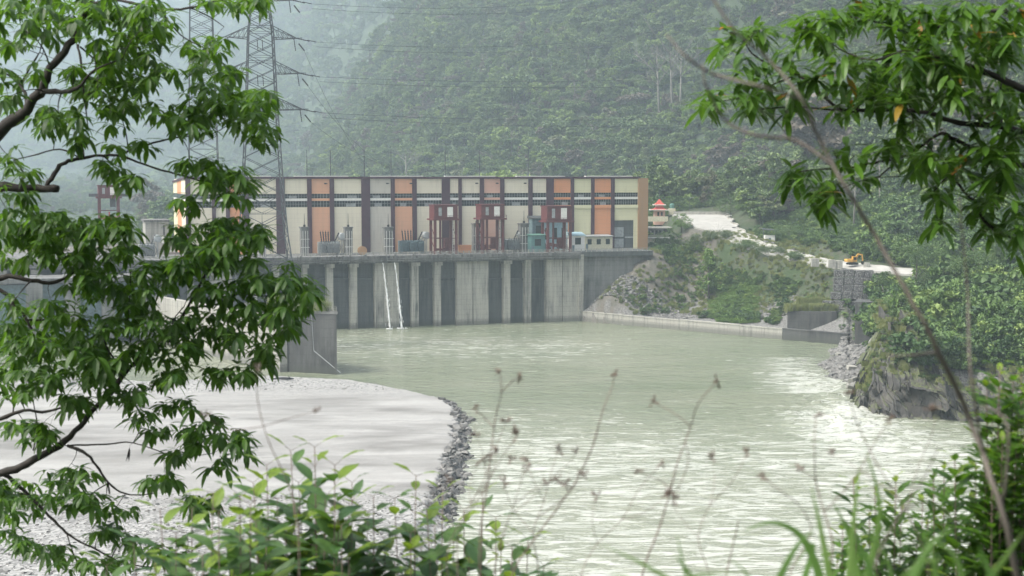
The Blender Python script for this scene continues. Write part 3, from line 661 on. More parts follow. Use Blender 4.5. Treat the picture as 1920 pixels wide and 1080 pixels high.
st = gm.mix(gm.ramp(g3,[(.35,0),(.65,1)]),(.06,.06,.06),(.23,.225,.21)); cl = gm.mix(gm.math('MULTIPLY',gm.attr('bare'),gm.ramp(g2,[(.30,0),(.5,1)])),cl,gm.mix(g3,(.07,.065,.055),(.17,.155,.13))); cl = gm.mix(gm.attr('wooded'),cl,gm.mix(g3,(.018,.032,.014),(.045,.07,.028))); cl = gm.mix(gm.attr('rock'),cl,st)
gm.col(cl); gm.b.inputs['Roughness'].default_value = .95; gm.bump(g3,.6,.4)
g = grid_mesh('hillside',XX,YY,ZZ,gm.m,{'wooded':np.clip((YY-620)/60,0,1),'rock':np.maximum(rocky,rap),'bare':((UP < 1345)&(YY < 560)&(YY > 440)).astype(float)}); tag(g,kind='structure')
def gz(x,y): return float(ground(np.array([x]),np.array([y]))[0][0])
# closing land to the sides and behind the camera
# ------------------------------------------------------------------ water
u2 = np.linspace(-.62,.62,520); y2 = np.r_[-60,0,60,110:300:300j,300:560:260j]
YW,UW = np.meshgrid(y2,u2,indexing='ij'); XW = UW*np.maximum(YW,230)*1.15
PXW = XW/np.maximum(YW,1)*FPX+960; PYW = HZ+CH*FPX/np.maximum(YW,1)
rapid = np.exp(-(((PXW-1590)/95)**2+((PYW-785)/40)**2))+.5*np.exp(-(((PXW-1560)/70)**2+((PYW-725)/25)**2))+.35*np.exp(-(((PXW-1700)/150)**2+((PYW-830)/40)**2))
ZW = fbm(XW/9,YW/5,3,2)*.14+fbm(XW/3.2,YW/1.8,3,6)*.09+rapid*(np.abs(fbm(XW/5,YW/4,4,12))*2.6)
ZW = np.where(YW > 470, ZW*.4, ZW)
edge = 1-np.clip(np.abs(PYW-(738+ (PXW-850)*.02))/60,0,1)
foam_sheen = np.clip(rapid*.6+.50*np.clip((PYW-735-(PXW-900)*.03)/110,0,1)+ .34*np.exp(-((PYW-652)/32)**2)*np.clip((1250-PXW)/200,0,1) + .45*np.exp(-((PXW-1480-(PYW-680)*.3)/70)**2)*((PYW > 672)&(PYW < 740)),0,1)  # foam, plus near water paled in colour to imitate reflected sky
wm = NT('river_water'); pos = wm.coord('Position',(1,1.0,1)); 
w1 = wm.noise(wm.coord('Position',(.35,.9,1)),1.0,5,.6,.4); w2 = wm.noise(wm.coord('Position',(1.1,2.4,1)),1.0,4,.6); w3 = wm.noise(wm.coord('Position',(.02,.035,1)),1.0,3)
s1 = wm.noise(wm.coord('Position',(.085,.42,1)),1.2,7,.72,1.4)
body = wm.mix(wm.ramp(w3,[(.35,0),(.65,1)]),(.15,.175,.112),(.205,.22,.155))
fo = wm.attr('foam_sheen'); th = wm.math('SUBTRACT',.64,wm.math('MULTIPLY',fo,.30)); fm = wm.math('MULTIPLY',wm.math('SUBTRACT',s1,th),14,True)
s2 = wm.noise(wm.coord('Position',(.35,1.5,1)),1.3,5,.7,.4); fm2 = wm.math('MULTIPLY',wm.math('SUBTRACT',s2,wm.math('SUBTRACT',.70,wm.math('MULTIPLY',fo,.28))),7,True); fm = wm.math('MAXIMUM',fm,wm.math('MULTIPLY',fm2,.45)); body = wm.mix(wm.math('MULTIPLY',fo,.8),body,(.36,.375,.31)); cl = wm.mix(wm.math('MULTIPLY',fm,.85),body,(.47,.48,.44)); wm.col(cl)  # body lightened by the same mask: near-water sky reflection painted in
rg = wm.math('ADD',wm.math('MULTIPLY',fm,.5),.10); wm.l(rg,wm.b.inputs['Roughness']); wm.b.inputs['IOR'].default_value = 1.333
w4 = wm.noise(wm.coord('Position',(.09,.16,1)),1,3,.5,1.5); wm.bump(wm.math('ADD',wm.math('ADD',w1,wm.math('MULTIPLY',w2,.5)),wm.math('MULTIPLY',w4,2.2)),.62,.8)
wo = grid_mesh('river',XW,YW,ZW,wm.m,{'foam_sheen':foam_sheen}); tag(wo,kind='structure')
# ------------------------------------------------------------------ gravel bar
ZB = 2.5
def b_(px,py,z=ZB): return tuple(atZ(px,py,z))[:2]
BAR = [b_(x,y) for x,y in ((-500,700),(100,694),(300,700),(430,696),(520,690),(560,693),(632,697),(700,702),(770,714),(815,728),(834,742),(843,760),(846,776),(840,800),(830,832),(816,868),(801,900),(785,935),(762,985),(730,1080),(690,1180))]+[(-10,120),(-260,110),(-420,200)]
xb = np.linspace(-330,20,560); yb = 118*(425/118)**np.linspace(0,1,620)
YB,UB = np.meshgrid(yb,np.linspace(-.62,.02,620),indexing='ij'); XB = UB*YB
sdb = -sdpoly(XB,YB,BAR)
PYB = HZ+(CH-ZB)*FPX/YB; PXB = XB/YB*FPX+960
scarp = ((PYB > 735)&(PXB > 600)).astype(float); scarp = np.clip((PYB-725)/40,0,1)*(PXB > 560)
jag = fbm(XB/1.6,YB/1.6,3,31)*1.3
wdt = (4.8+2.0*np.clip((PYB-780)/120,0,1))*scarp+9*(1-scarp)
t = np.clip((sdb+wdt*scarp+jag*scarp)/wdt,0,1); t = np.where(scarp > .5, np.clip(t*1.15,0,1), t)
base = ZB*(.9+.25*fbm(XB/45,YB/30,3,4))+fbm(XB/2.0,YB/2.0,3,7)*.10
ZBm = -1.4+(base+1.4)*(t**.8)
face = (scarp > .5)&(t > .02)&(t < .93)&(PYB < 960+0*PXB)
ZBm = ZBm+np.where(face,(np.abs(fbm((XB*.9+YB*.5)/1.0,(YB-XB*.4)/2.6,4,40))*1.9-.5),0)
bm = NT('gravel_bar'); p_ = bm.coord('Position'); n1 = bm.noise(p_,.05,4,.55); n2 = bm.noise(p_,2.2,5,.75); n3 = bm.noise(bm.coord('Position',(.03,.16,1)),1,4,.6,.8)
peb = bm.n('ShaderNodeTexVoronoi'); bm.l(p_,peb.inputs['Vector']); peb.inputs['Scale'].default_value = 2.2
sw = bm.noise(bm.coord('Position',(.012,.045,1)),1,3,.5,1.5); sand = bm.mix(bm.ramp(n3,[(.38,0),(.62,1)]),(.255,.25,.235),(.325,.32,.305)); grav = bm.mix(bm.ramp(peb.outputs['Color'],[(.2,0),(.8,1)]),(.13,.13,.125),(.36,.355,.34))
gmask = bm.attr('gravel'); sand = bm.mix(bm.ramp(sw,[(.45,0),(.6,.55)]),sand,(.17,.165,.155)); cl = bm.mix(bm.math('MULTIPLY',bm.math('ADD',bm.math('MULTIPLY',bm.math('SUBTRACT',n2,.5),2.2),gmask),1,True),sand,grav)
cl = bm.mix(bm.attr('face'),cl,bm.mix(bm.ramp(n2,[(.35,0),(.62,1)]),(.03,.03,.03),(.15,.15,.147)))
cl = bm.mix(bm.attr('wet'),cl,(.12,.115,.105),'MIX'); bm.col(cl); bm.b.inputs['Roughness'].default_value = .8; bm.bump(n2,.5,.08)
gravel = np.clip(1-np.abs(PYB-712)/34,0,1)*.9+np.clip((PYB-905)/70,0,1)*.9
o = grid_mesh('gravel_bar',XB,YB,ZBm,bm.m,{'wet':np.clip(np.clip(1-(sdb+jag*1.5)/5,0,1)*(1-scarp)*.8+np.clip(fbm(XB/22,YB/9,4,77)-.16,0,1)*1.6,0,.75),'gravel':np.clip(gravel,0,1),'face':face.astype(float)},keep=(ZBm > -1.35)); tag(o,kind='structure')
q_ = random.Random(12); sp_b = []; sp_s = []
fi = np.argwhere(face); 
for i in range(900):
    r0_,c0_ = fi[q_.randrange(len(fi))]; sp_s.append((XB[r0_,c0_]+q_.uniform(-.5,.6),YB[r0_,c0_],ZBm[r0_,c0_]+.1,min(1.1,.2+q_.expovariate(5))))
gi_ = np.argwhere((gravel > .35)&(ZBm > 1)&(PXB > -100)&(PYB < 1150))
for i in range(5200):
    r0_,c0_ = gi_[q_.randrange(len(gi_))]; sp_b.append((XB[r0_,c0_]+q_.uniform(-.4,.4),YB[r0_,c0_]+q_.uniform(-.4,.4),ZBm[r0_,c0_]+.02,min(.5,.07+q_.expovariate(14))))
LATE = (sp_b,sp_s)
# camera hill
xs = np.linspace(-160,200,120); ys_ = np.linspace(-70,100,110); YC,XC = np.meshgrid(ys_,xs,indexing='ij')
ZC = np.where(YC > 0, 50.0-YC*.72, 50.0+np.minimum(-YC,40)*.35)+fbm(XC/6,YC/6,4,50)*1.2*np.clip(np.hypot(XC,YC)/6,.1,1); 
o = grid_mesh('near_slope',XC,YC,np.maximum(ZC,-4),gm.m,{'rock':XC*0,'wooded':XC*0,'bare':XC*0}); tag(o,kind='structure')
def cz_near(x,y):
    return (50.0-y*.72 if y > 0 else 50.0-y*.35)-.3
# ------------------------------------------------------------------ low river wall
Wa = atZ(1092,602.5); Wb = atZ(1590,648); wl = (Wb-Wa).length; wz = math.atan2((Wb-Wa).y,(Wb-Wa).x)
t = thing('river_wall','long low concrete retaining wall along the water at the foot of the stony bank','retaining wall',(Wa.x,Wa.y,0),wz)
segs = [0,.17,.40,.63,.78,1.0]
for i in range(5):
    mb = MB(); x0 = wl*segs[i]+.06; x1 = wl*segs[i+1]-.06; mb.box(x0,x1,0,1.1,-4,3.3-.1*(i%2)); mb.box(x0,x1,-.15,1.4,3.31-.1*(i%2),3.7-.1*(i%2)); mb.build('wall_section',M['conc_light'] if i < 4 else M['conc_black'],t)
# toe step: wet ledge
# block wall with grass, dark pier, gabions
def loc_box(name,label,cat,px0,px1,top,bot,Y,dep,mat,rz=0,cap=None):
    a = atY(px0,bot,Y); b = atY(px1,bot,Y); h = atY(px0,top,Y).z-a.z; w_ = b.x-a.x; t = thing(name,label,cat,(a.x,a.y,a.z),rz)
    mb = MB(); mb.box(0,w_,0,dep,-3,h); mb.build('wall',mat,t)
    if cap: mb = MB(); mb.box(-.25,w_+.25,-.25,dep+.2,h,h+.4); mb.build('coping',cap,t)
    return t,w_,h
loc_box('bank_block','dark streaked concrete block topped with dry grass behind the low river wall','wall',1476,1566,583,617,456,9,M['conc_black'],R(-12))
loc_box('bank_pier','tall dark concrete pier between the gabions and the rocky spit','pier',1602,1642,566,652,426,10,M['conc_black'],R(-16))
loc_box('shelf_wall','dark retaining wall right of the tall bank pier, under the shrubs','retaining wall',1643,1700,572,650,424,8,M['conc_dark'],R(-8))
gb = NT('gabion_stone'); vv = gb.n('ShaderNodeTexVoronoi'); gb.l(gb.coord('Object'),vv.inputs['Vector']); vv.inputs['Scale'].default_value = 2.6
gb.col(gb.mix(gb.ramp(vv.outputs['Distance'],[(.1,0),(.5,1)]),(.36,.35,.33),(.06,.06,.06))); gb.bump(vv.outputs['Distance'],1,.2)
a = atY(1530,590,455); t = thing('gabion_steps','stepped stack of wire gabion baskets full of grey stones below the excavator','gabion wall',(a.x,a.y,a.z-1),R(-6))
rows = [(1522,1640,600,590),(1530,1632,590,577),(1545,1630,577,564),(1562,1640,562,548),(1568,1642,548,535),(1570,1645,535,522),(1572,1647,522,508)]
for i,(x0,x1,y0,y1) in enumerate(rows):
    k = 455/FPX; X0 = (x0-1530)*k; X1 = (x1-1530)*k; z0 = (590-y0)*k+1; z1 = (590-y1)*k+1; n = int((X1-X0)/3.0)
    for j in range(n):
        mb = MB(); w_ = (X1-X0)/n; x = X0+j*w_; d0 = i*2.2+random.uniform(-.12,.12); mb.box(x+.12,x+w_-.12,d0,d0+3.5,z0-.3,z1-random.uniform(.3,.6)); mb.build('basket',gb.m,t)
# road
dr_ = []; mb = MB(); pts = []
for i in range(len(RDp)-1):
    for q in range(8):
        u = q/8; pts.append([RDp[i][k]*(1-u)+RDp[i+1][k]*u for k in range(4)])
pts = [pts[0]]+[[sum(pts[j][k] for j in range(max(0,i-3),min(len(pts),i+4)))/len(pts[max(0,i-3):min(len(pts),i+4)]) for k in range(4)] for i in range(1,len(pts))]
L_,R_ = [],[]
for i,p in enumerate(pts):
    q0 = pts[max(0,i-1)]; q1 = pts[min(len(pts)-1,i+1)]; d = Vector((q1[0]-q0[0],q1[1]-q0[1],0)).normalized(); nn = Vector((-d.y,d.x,0))
    w_ = p[3]*(1+.12*math.sin(i*1.3)); a_ = Vector(p[:3])+nn*w_; b2_ = Vector(p[:3])-nn*w_; a_.z += max(-6,min(6,a_.y-p[1]))*.26; b2_.z += max(-6,min(6,b2_.y-p[1]))*.26; L_.append(a_); R_.append(b2_)
n = len(pts); mb.add(L_+R_+[v-Vector((0,0,1.5)) for v in L_]+[v-Vector((0,0,1.5)) for v in R_],[(i,n+i,n+i+1,i+1) for i in range(n-1)]+[(i,i+1,2*n+i+1,2*n+i) for i in range(n-1)]+[(n+i+1,n+i,3*n+i,3*n+i+1) for i in range(n-1)])
o = mb.build('road',M['road'],None,False); tag(o,kind='structure')
# kerb walls and rubble at the road
t = thing('parapet_wall','low white parapet along the upper edge of the concrete road','wall',RDp[0][:3])
mb = MB(); base = Vector(RDp[0][:3])
for side,rg in ((L_,(0,26)),):
    for i in range(*rg): mb.beam(side[i]-base+Vector((0,0,.2)),side[i+1]-base+Vector((0,0,.2)),.3,.7)
mb.beam(L_[0]-base+Vector((0,0,.5)),R_[0]-base+Vector((0,0,.5)),.4,1.4); mb.build('wall',M['conc_light'],t)
def rocks(name,spots,mat,label=None,cat=None,kind=None,seed=1):
    rr = random.Random(seed); mb = MB()
    for (x,y,z,s) in spots:
        b = [Vector((a*rr.uniform(.6,1),b_*rr.uniform(.6,1),c*rr.uniform(.4,.75)))*s for a,b_,c in ((-1,-1,-.5),(1,-1,-.5),(1,1,-.5),(-1,1,-.5),(-.8,-.7,.5),(.7,-.8,.5),(.8,.8,.5),(-.7,.8,.5))]
        rot = Matrix.Rotation(rr.uniform(0,6.28),3,'Z')@Matrix.Rotation(rr.uniform(-.5,.5),3,'X'); mb.tone = rr.random()
        mb.add([rot@v+Vector((x,y,z)) for v in b],[(0,3,2,1),(4,5,6,7),(0,1,5,4),(1,2,6,5),(2,3,7,6),(3,0,4,7)])
    o = mb.build(name,mat); tag(o,label,cat,None,kind); return o
rk = NT('broken_stone'); rk.col(rk.mix(rk.attr('tone'),(.05,.05,.048),(.23,.225,.212))); rk.b.inputs['Roughness'].default_value = .9
rocks('bar_stones',LATE[0],rk.m,kind='stuff',seed=7); rocks('scarp_stones',LATE[1],rk.m,kind='stuff',seed=8)
rw = random.Random(5); sp = []
for i in range(5200):          # riprap behind the low wall
    u = rw.random(); px = 1095+u*(1500-1095); v = rw.random()**1.2; Y = 512-(px-1095)*.113+1.5+v*11; 
    if 1335 < px < 1420 and rw.random() < .85 and v > .15: continue
    x = (px-960)/FPX*Y; sp.append((x,Y,None,rw.uniform(.25,.75)))
X_ = np.array([s[0] for s in sp]); Y_ = np.array([s[1] for s in sp]); zz_ = ground(X_,Y_)[0]
rocks('riprap',[(s[0],s[1],float(z)+.15,s[3]) for s,z in zip(sp,zz_)],rk.m,kind='stuff')
sp = []
for i in range(6000):          # spit
    p = atZ(rw.uniform(1490,1690),rw.uniform(640,735),0); sp.append((p.x,p.y,None,rw.uniform(.15,.55) if rw.random() < .94 else rw.uniform(.6,1.3)))
X_ = np.array([s[0] for s in sp]); Y_ = np.array([s[1] for s in sp]); zz_,sd_a = ground(X_,Y_)
rocks('spit_stones',[(s[0],s[1],float(z)+.1,s[3]) for s,z,d in zip(sp,zz_,sd_a) if d > -.3 and z < 9],rk.m,kind='stuff',seed=2)
sp = []
for i in range(26):
    k = rw.randrange(len(pts)//4,len(pts)*3//4); s_ = (L_ if rw.random() < .6 else R_)[k]; sp.append((s_.x+rw.uniform(-1,1),s_.y+rw.uniform(-1,1),s_.z+.2,rw.uniform(.4,1.0)))
rocks('road_rubble',sp,rk.m,kind='stuff',seed=4)
# pale slabs at the spit
lbs = ['big pale concrete slab tipped at the water edge of the spit, lowest one','pale concrete block in the middle of the tumbled pile on the spit','upper pale block of the tumbled pile on the spit','small pale slab lying alone higher up on the grey spit']
for (px,py,s,rx),lb in zip(((1602,726,1.9,.3),(1602,712,1.5,-.25),(1597,700,1.3,.15),(1577,668,1.4,.1)),lbs):
    p = atZ(px,py,.9); t = MB(); t.box(-s,s,-.8,.8,-.45,.45); o = t.build('concrete_slab',M['conc_light']); o.location = (p.x,p.y,max(gz(p.x,p.y),.2)+.7); o.rotation_euler = (rx,rx*.7,.4-rx); tag(o,lb,'slab','pale slabs on the spit')
# ------------------------------------------------------------------ rock outcrop on the right
base_px = [(1650,672),(1622,700),(1612,722),(1604,742),(1594,764),(1612,772),(1640,780),(1672,784),(1700,786),(1740,787),(1775,788),(1800,789),(1850,790),(1900,796),(1980,800)]
tzs = [5,4.5,4.2,3.8,3.2,4.6,7.4,8.6,9.0,8.4,7.6,5.2,4.6,4.5,4.5]
bp = [atZ(*a) for a in base_px]; nseg = 420; nv = 110; seg = np.linspace(0,len(bp)-1.001,nseg); Xo = np.zeros((nv,nseg)); Yo = Xo.copy(); Zo = Xo.copy()
bpx = np.interp(seg,range(len(bp)),[p.x for p in bp]); bpy_ = np.interp(seg,range(len(bp)),[p.y for p in bp]); tz = np.interp(seg,range(len(bp)),tzs)
idr = np.interp(seg,[0,4,7,14],[.85,.6,.12,.05]); iy = np.sqrt(1-idr**2)
for j in range(nv):
    v = j/(nv-1)
    if v < .5: q = v/.5; inn = 2.8*q**1.5; z = -2+(tz+2)*q
    else: q = (v-.5)/.5; inn = 2.8+30*q; z = tz+11*q**.9
    Xo[j] = bpx+idr*inn; Yo[j] = bpy_+iy*inn; Zo[j] = z
arc = np.cumsum(np.r_[0,np.hypot(np.diff(bpx),np.diff(bpy_))])[None,:]+Xo*0; VV = (np.arange(nv)/(nv-1))[:,None]
tilt = arc+Zo*.25+fbm(arc/6,Zo/7,3,59)*5; cellw = 1.9; cid = np.floor(tilt/cellw+fbm(Zo/5,arc/9,2,60)*.8); cf = tilt/cellw-np.floor(tilt/cellw)
blk = vnoise(cid*1.0,np.floor(Zo/3.4+cid*.37),66); blk2 = vnoise(np.floor(tilt/.75),np.floor(Zo/1.3+cid*.5),67)
blk_ = blk; crk_ = np.exp(-(np.minimum(cf,1-cf)/.06)**2)
def facets(A_,B_,n,sa,sb,seed,slope):
    q = np.random.default_rng(seed); c = np.c_[q.uniform(A_.min(),A_.max(),n),q.uniform(B_.min(),B_.max(),n)]; of = q.uniform(0,1,n); g = q.normal(0,slope,(n,2)); out = np.zeros(A_.size); a = A_.ravel(); b = B_.ravel()
    for i in range(0,a.size,8000):
        d = ((a[i:i+8000,None]-c[None,:,0])/sa)**2+((b[i:i+8000,None]-c[None,:,1])/sb)**2; k = d.argmin(1); out[i:i+8000] = of[k]+g[k,0]*(a[i:i+8000]-c[k,0])+g[k,1]*(b[i:i+8000]-c[k,1])
    return out.reshape(A_.shape)
HH = VV*22+arc*0; tl = arc+HH*.35
amp = facets(tl,HH,150,1.6,3.2,5,.22)*2.2+facets(tl,HH,900,1,1.6,6,.3)*.8-crk_*.35+fbm(arc/9,HH/5,3,68)*2.0; amp = np.clip(amp,-.5,3.6); top_ = np.clip(facets(tl,HH,260,1.6,1.2,9,.3)*2.2,-.5,2.8)+np.clip(facets(tl,HH,1200,1,1,10,.4)*.7,-.5,1.1)
fade = 1-np.clip((VV-.42)*5,0,1); amp = amp*fade; bump_ = fbm(arc/8,VV*7,4,72)*2.5*(1-fade); Xo += -idr*(amp-.9*fade)+bump_; Yo += -iy*(amp-.9*fade)+bump_; Zo += (top_-1.2)*np.clip((VV-.40)*6,0,1)
ro = NT('layered_rock'); pp = ro.coord('Position'); r1 = ro.noise(ro.coord('Position',(1,1,.25),(0,.25,0)),1.3,6,.7); r2 = ro.noise(pp,.15,4); r3 = ro.noise(pp,3,5,.7)
rc = ro.mix(ro.ramp(r1,[(.35,0),(.62,1)]),(.018,.017,.016),(.095,.09,.082)); rc = ro.mix(ro.ramp(r2,[(.5,0),(.62,1)]),rc,(.08,.072,.055)); rc = ro.mix(.4,rc,ro.mix(r3,(.02,.02,.02),(.12,.116,.11)))
nrm = ro.n('ShaderNodeNewGeometry'); sp_ = ro.n('ShaderNodeSeparateXYZ'); ro.l(nrm.outputs['Normal'],sp_.inputs[0])
rc = ro.mix(ro.math('MULTIPLY',ro.ramp(sp_.outputs[2],[(.55,0),(.75,1)]),ro.ramp(r3,[(.4,0),(.55,1)])),rc,(.09,.11,.035))
ro.col(rc); ro.b.inputs['Roughness'].default_value = .85; ro.bump(r1,.8,.5)
o = grid_mesh('rock_outcrop',Xo[::-1],Yo[::-1],Zo[::-1],ro.m,smooth=False)
tag(o,'big cracked dark rock bluff standing in the water with greenery on top','rock')
# leaning slabs above the spit
sl_spots = [(1640,640,5.0,.8,3.0),(1655,620,6.0,.9,2.6),(1630,665,4.0,.7,2.2),(1668,640,5.5,1.0,2.4),(1650,665,4.5,.6,2.0),(1615,672,3.0,.5,1.6)]
lbs = ['long grey slab leaning at the top left of the bluff','tallest pale grey slab leaning near the shrubs above the spit','lower leaning slab just above the spit stones','leaning slab against the grassy top of the bluff','broad leaning slab between the bluff and the spit','small slab lying at the inner edge of the spit']
for (px,py,l_,th_,wd_),lb in zip(sl_spots,lbs):
    Y = 372+(640-py)*.5; p = atY(px,py,Y); mb = MB(); 
    for q in range(5): mb.box(-wd_/2+q*wd_/5,-wd_/2+(q+1)*wd_/5-.06,-l_/2-random.random(),l_/2+random.random()*.8,-th_/2,th_/2-random.random()*.3)
    o = mb.build('rock_slab',ro.m); o.location = p; o.rotation_euler = (R(38),R(-14),R(-48)); tag(o,lb,'rock','leaning slabs above the spit')

# ------------------------------------------------------------------ small buildings, excavator
def on_ground(px,py,Y): p = atY(px,py,Y); return p
p = on_ground(1236,408,600); t = thing('pagoda_shrine','small shrine with a two tier red and pink pagoda roof above the road','shrine',(p.x,p.y,p.z))
k = 600/FPX; w2_ = 10*k
mb = MB(); mb.box(-w2_,w2_,-w2_,w2_,-3,3.6); mb.build('wall',M['pink'],t)
for (z,r0,r1,h) in ((3.3,17*k,6*k,1.6),(5.4,11*k,.2,2.3)):
    mb = MB(); mb.add([(-r0,-r0,z),(r0,-r0,z),(r0,r0,z),(-r0,r0,z),(-r0*.55,-r0*.55,z+h*.3),(r0*.55,-r0*.55,z+h*.3),(r0*.55,r0*.55,z+h*.3),(-r0*.55,r0*.55,z+h*.3),(-r1,-r1,z+h),(r1,-r1,z+h),(r1,r1,z+h),(-r1,r1,z+h)],
      [(3,2,1,0)]+[(a,(a+1)%4,4+(a+1)%4,4+a) for a in range(4)]+[(4+a,4+(a+1)%4,8+(a+1)%4,8+a) for a in range(4)]+[(8,9,10,11)]); rf = mb.build('roof',M['rooft'],t)
    mb = MB(); mb.beam((-r0,-r0-.02,z),(r0,-r0-.02,z),.3); mb.beam((-r0-.02,-r0,z),(-r0-.02,r0,z),.3); mb.build('eave_trim',M['white'],rf)
mb = MB(); mb.box(-1.5,1.5,-1.5,1.5,4.6,5.5); mb.build('upper_wall',M['pink'],t)
mb = MB(); mb.tube([(0,0,7.6),(0,0,11.5)],[.14,.04],6); mb.build('spire',M['steel'],t)
for x in (-1,.5): mb = MB(); mb.box(x,x+.7,-w2_-.06,-w2_-.003,.8,2.4); mb.build('window',M['glass'],t)
mb = MB(); mb.box(-28*k,14*k,-w2_-3,-w2_-2.6,-1.5,.6); mb.build('terrace_wall',M['hut'],t)
p = on_ground(1260,404,602); t = thing('water_tank_stand','round green water tank on a cream masonry stand beside the shrine','water tank',(p.x,p.y,p.z))
mb = MB(); mb.box(-6*k,6*k,-1,1.5,-2,3); mb.build('stand',M['hut'],t); mb = MB(); mb.lathe((0,0,3),[(.95,0),(1.0,.2),(1.0,1.6),(.8,1.9),(.3,2.1)],14); mb.build('tank',M['green'],t)
p = on_ground(1213,468,556); t = thing('cream_hut','small cream hut with a door and window at the right end of the powerhouse deck','hut',(p.x,p.y,p.z)); k = 556/FPX
mb = MB(); mb.box(0,44*k,0,6,-3,4.2); mb.build('wall',M['hut'],t); mb = MB(); mb.box(-.5,44*k+.5,-.6,6.5,4.2,4.6); mb.build('roof',M['conc_light'],t)
for x in (1,3.6,6.4): mb = MB(); mb.box(x,x+1.2,-.07,-.003,1.2,2.9); mb.build('window',M['glass'],t)
mb = MB(); mb.box(4.9,5.9,-.06,-.003,-.5,2.2); mb.build('door',M['brown'],t)
p = on_ground(1212,447,575); t = thing('terrace_block','weathered grey terrace building with a row of openings behind the cream hut','building',(p.x,p.y,p.z)); k = 575/FPX
mb = MB(); mb.box(0,46*k,0,8,-3,4.0); mb.build('wall',M['conc_stain'],t); mb = MB(); mb.box(-.4,46*k+.4,-.5,8.4,4.0,4.5); mb.build('roof',M['conc_light'],t)
for i in range(6): mb = MB(); x = .5+i*1.55; mb.box(x,x+.9,-.07,-.003,1,3.2); mb.build('window',M['glass'],t)
p = on_ground(1435,456,530); p.z = max(p.z,gz(p.x+1.5,p.y)-.1); t = thing('white_hut','little white hut with a dark sheet roof on posts behind the road','hut',(p.x,p.y,p.z)); k = 530/FPX
mb = MB(); mb.box(0,18*k,0,4,-2,2.9); mb.build('wall',M['white'],t); mb = MB()
mb.add([(-1,-.8,5.0),(20*k,-.8,4.6),(20*k,4.6,4.9),(-1,4.6,5.3),(-1,-.8,5.2),(20*k,-.8,4.8),(20*k,4.6,5.1),(-1,4.6,5.5)],[(0,3,2,1),(4,5,6,7),(0,1,5,4),(1,2,6,5),(2,3,7,6),(3,0,4,7)]); mb.build('roof',M['steel'],t)
for x in (-.8,18*k): mb = MB(); mb.beam((x,-.5,-1),(x,-.5,4.8),.18); mb.build('post',M['steel'],t)
mb = MB(); mb.box(1.2,2.1,-.06,-.003,0,2); mb.build('door',M['bluegrey'],t)
# lamp post by the parapet
p = on_ground(1293,402,610); t = thing('lamp_post','slim grey lamp post at the top of the concrete road','lamp post',(p.x,p.y,p.z)); mb = MB(); mb.tube([(0,0,-1),(0,0,7)],[.12,.08],6); mb.build('pole',M['steel'],t); mb = MB(); mb.beam((0,0,7),(1.3,0,7.2),.12); mb.box(.9,1.7,-.15,.15,7.1,7.3); mb.build('lamp_head',M['grey'],t)
# concrete cubes
for i,(px,py,s) in enumerate(((1528,492,1.6),(1560,494,1.5),(1573,495,1.5),(1625,498,1.2))):
    lb = ['leftmost mossy concrete cube at the road edge','concrete cube left in the touching pair beside the excavator','concrete cube right in the touching pair beside the excavator','low concrete cube right of the excavator bucket'][i]
    Y = 476; p = atY(px,py,Y); mb = MB(); mb.box(-s*.8,s*.8,-.8,.8,-1.4,s*.75); mb.box(-s*.8+.15,s*.8-.15,-.65,.65,s*.75,s*.75+.12); o = mb.build('concrete_cube',M['conc_light']); o.location = p; o.rotation_euler = (0,0,-.1*i); tag(o,lb,'concrete block','concrete cubes along the road')
# excavator
p = atY(1598,497,478); t = thing('excavator','small yellow tracked excavator with its arm folded, parked at the end of the road','excavator',(p.x,p.y,p.z+.1),R(12)); sc_e = 1.15
for y in (-1.1,.7):
    mb = MB(); n = 16; prof_ = []
    for i in range(n):
        a = 2*math.pi*i/n; prof_.append((1.5*math.copysign(1,math.cos(a))*(abs(math.cos(a))>.01)*.9+.4*math.cos(a), .38+.38*math.sin(a)))
    mb.add([(x,y,z) for x,z in prof_]+[(x,y+.45,z) for x,z in prof_],[tuple(range(n)),tuple(range(2*n-1,n-1,-1))]+[(i,n+i,n+(i+1)%n,(i+1)%n) for i in range(n)]); mb.build('track',M['black'],t)
mb = MB(); mb.box(-.7,.7,-.65,.65,.4,.95); mb.build('undercarriage',M['black'],t)
mb = MB(); mb.add([(-2.4,-1.1,1.0),(1.1,-1.1,1.0),(1.1,1.1,1.0),(-2.4,1.1,1.0),(-2.3,-1.1,1.95),(.2,-1.1,1.95),(.2,1.1,1.95),(-2.3,1.1,1.95),(-2.5,-.9,1.5),(-2.5,.9,1.5)],[(0,3,2,1),(4,5,6,7),(0,1,5,4),(1,2,6,5),(2,3,7,6),(0,4,8),(3,9,7),(0,8,9,3),(8,4,7,9)]); mb.build('body',M['yellow'],t)
mb = MB(); mb.box(-.3,1.15,-1.1,-.1,1.0,2.75); mb.box(-.35,1.2,-1.15,-.05,2.751,2.9); cb = mb.build('cab',M['yellow'],t)
mb = MB(); mb.box(-.1,1.0,-1.13,-1.105,1.7,2.6); mb.build('window',M['glass'],cb); mb = MB(); mb.box(1.16,1.19,-1.0,-.2,1.6,2.6); mb.build('window',M['glass'],cb)
mb = MB(); mb.beam((.9,.3,1.4),(2.2,.3,3.6),.42,.5); mb.beam((2.2,.3,3.6),(3.6,.3,3.3),.4,.45); mb.build('boom',M['yellow'],t)
mb = MB(); mb.beam((3.6,.3,3.5),(3.9,.3,1.2),.34,.4); mb.build('arm',M['yellow'],t)
mb = MB(); mb.beam((1.4,.3,1.6),(2.7,.3,3.1),.16); mb.beam((2.4,.3,3.9),(3.6,.3,3.8),.14); mb.build('hydraulic_cylinder',M['steel'],t)
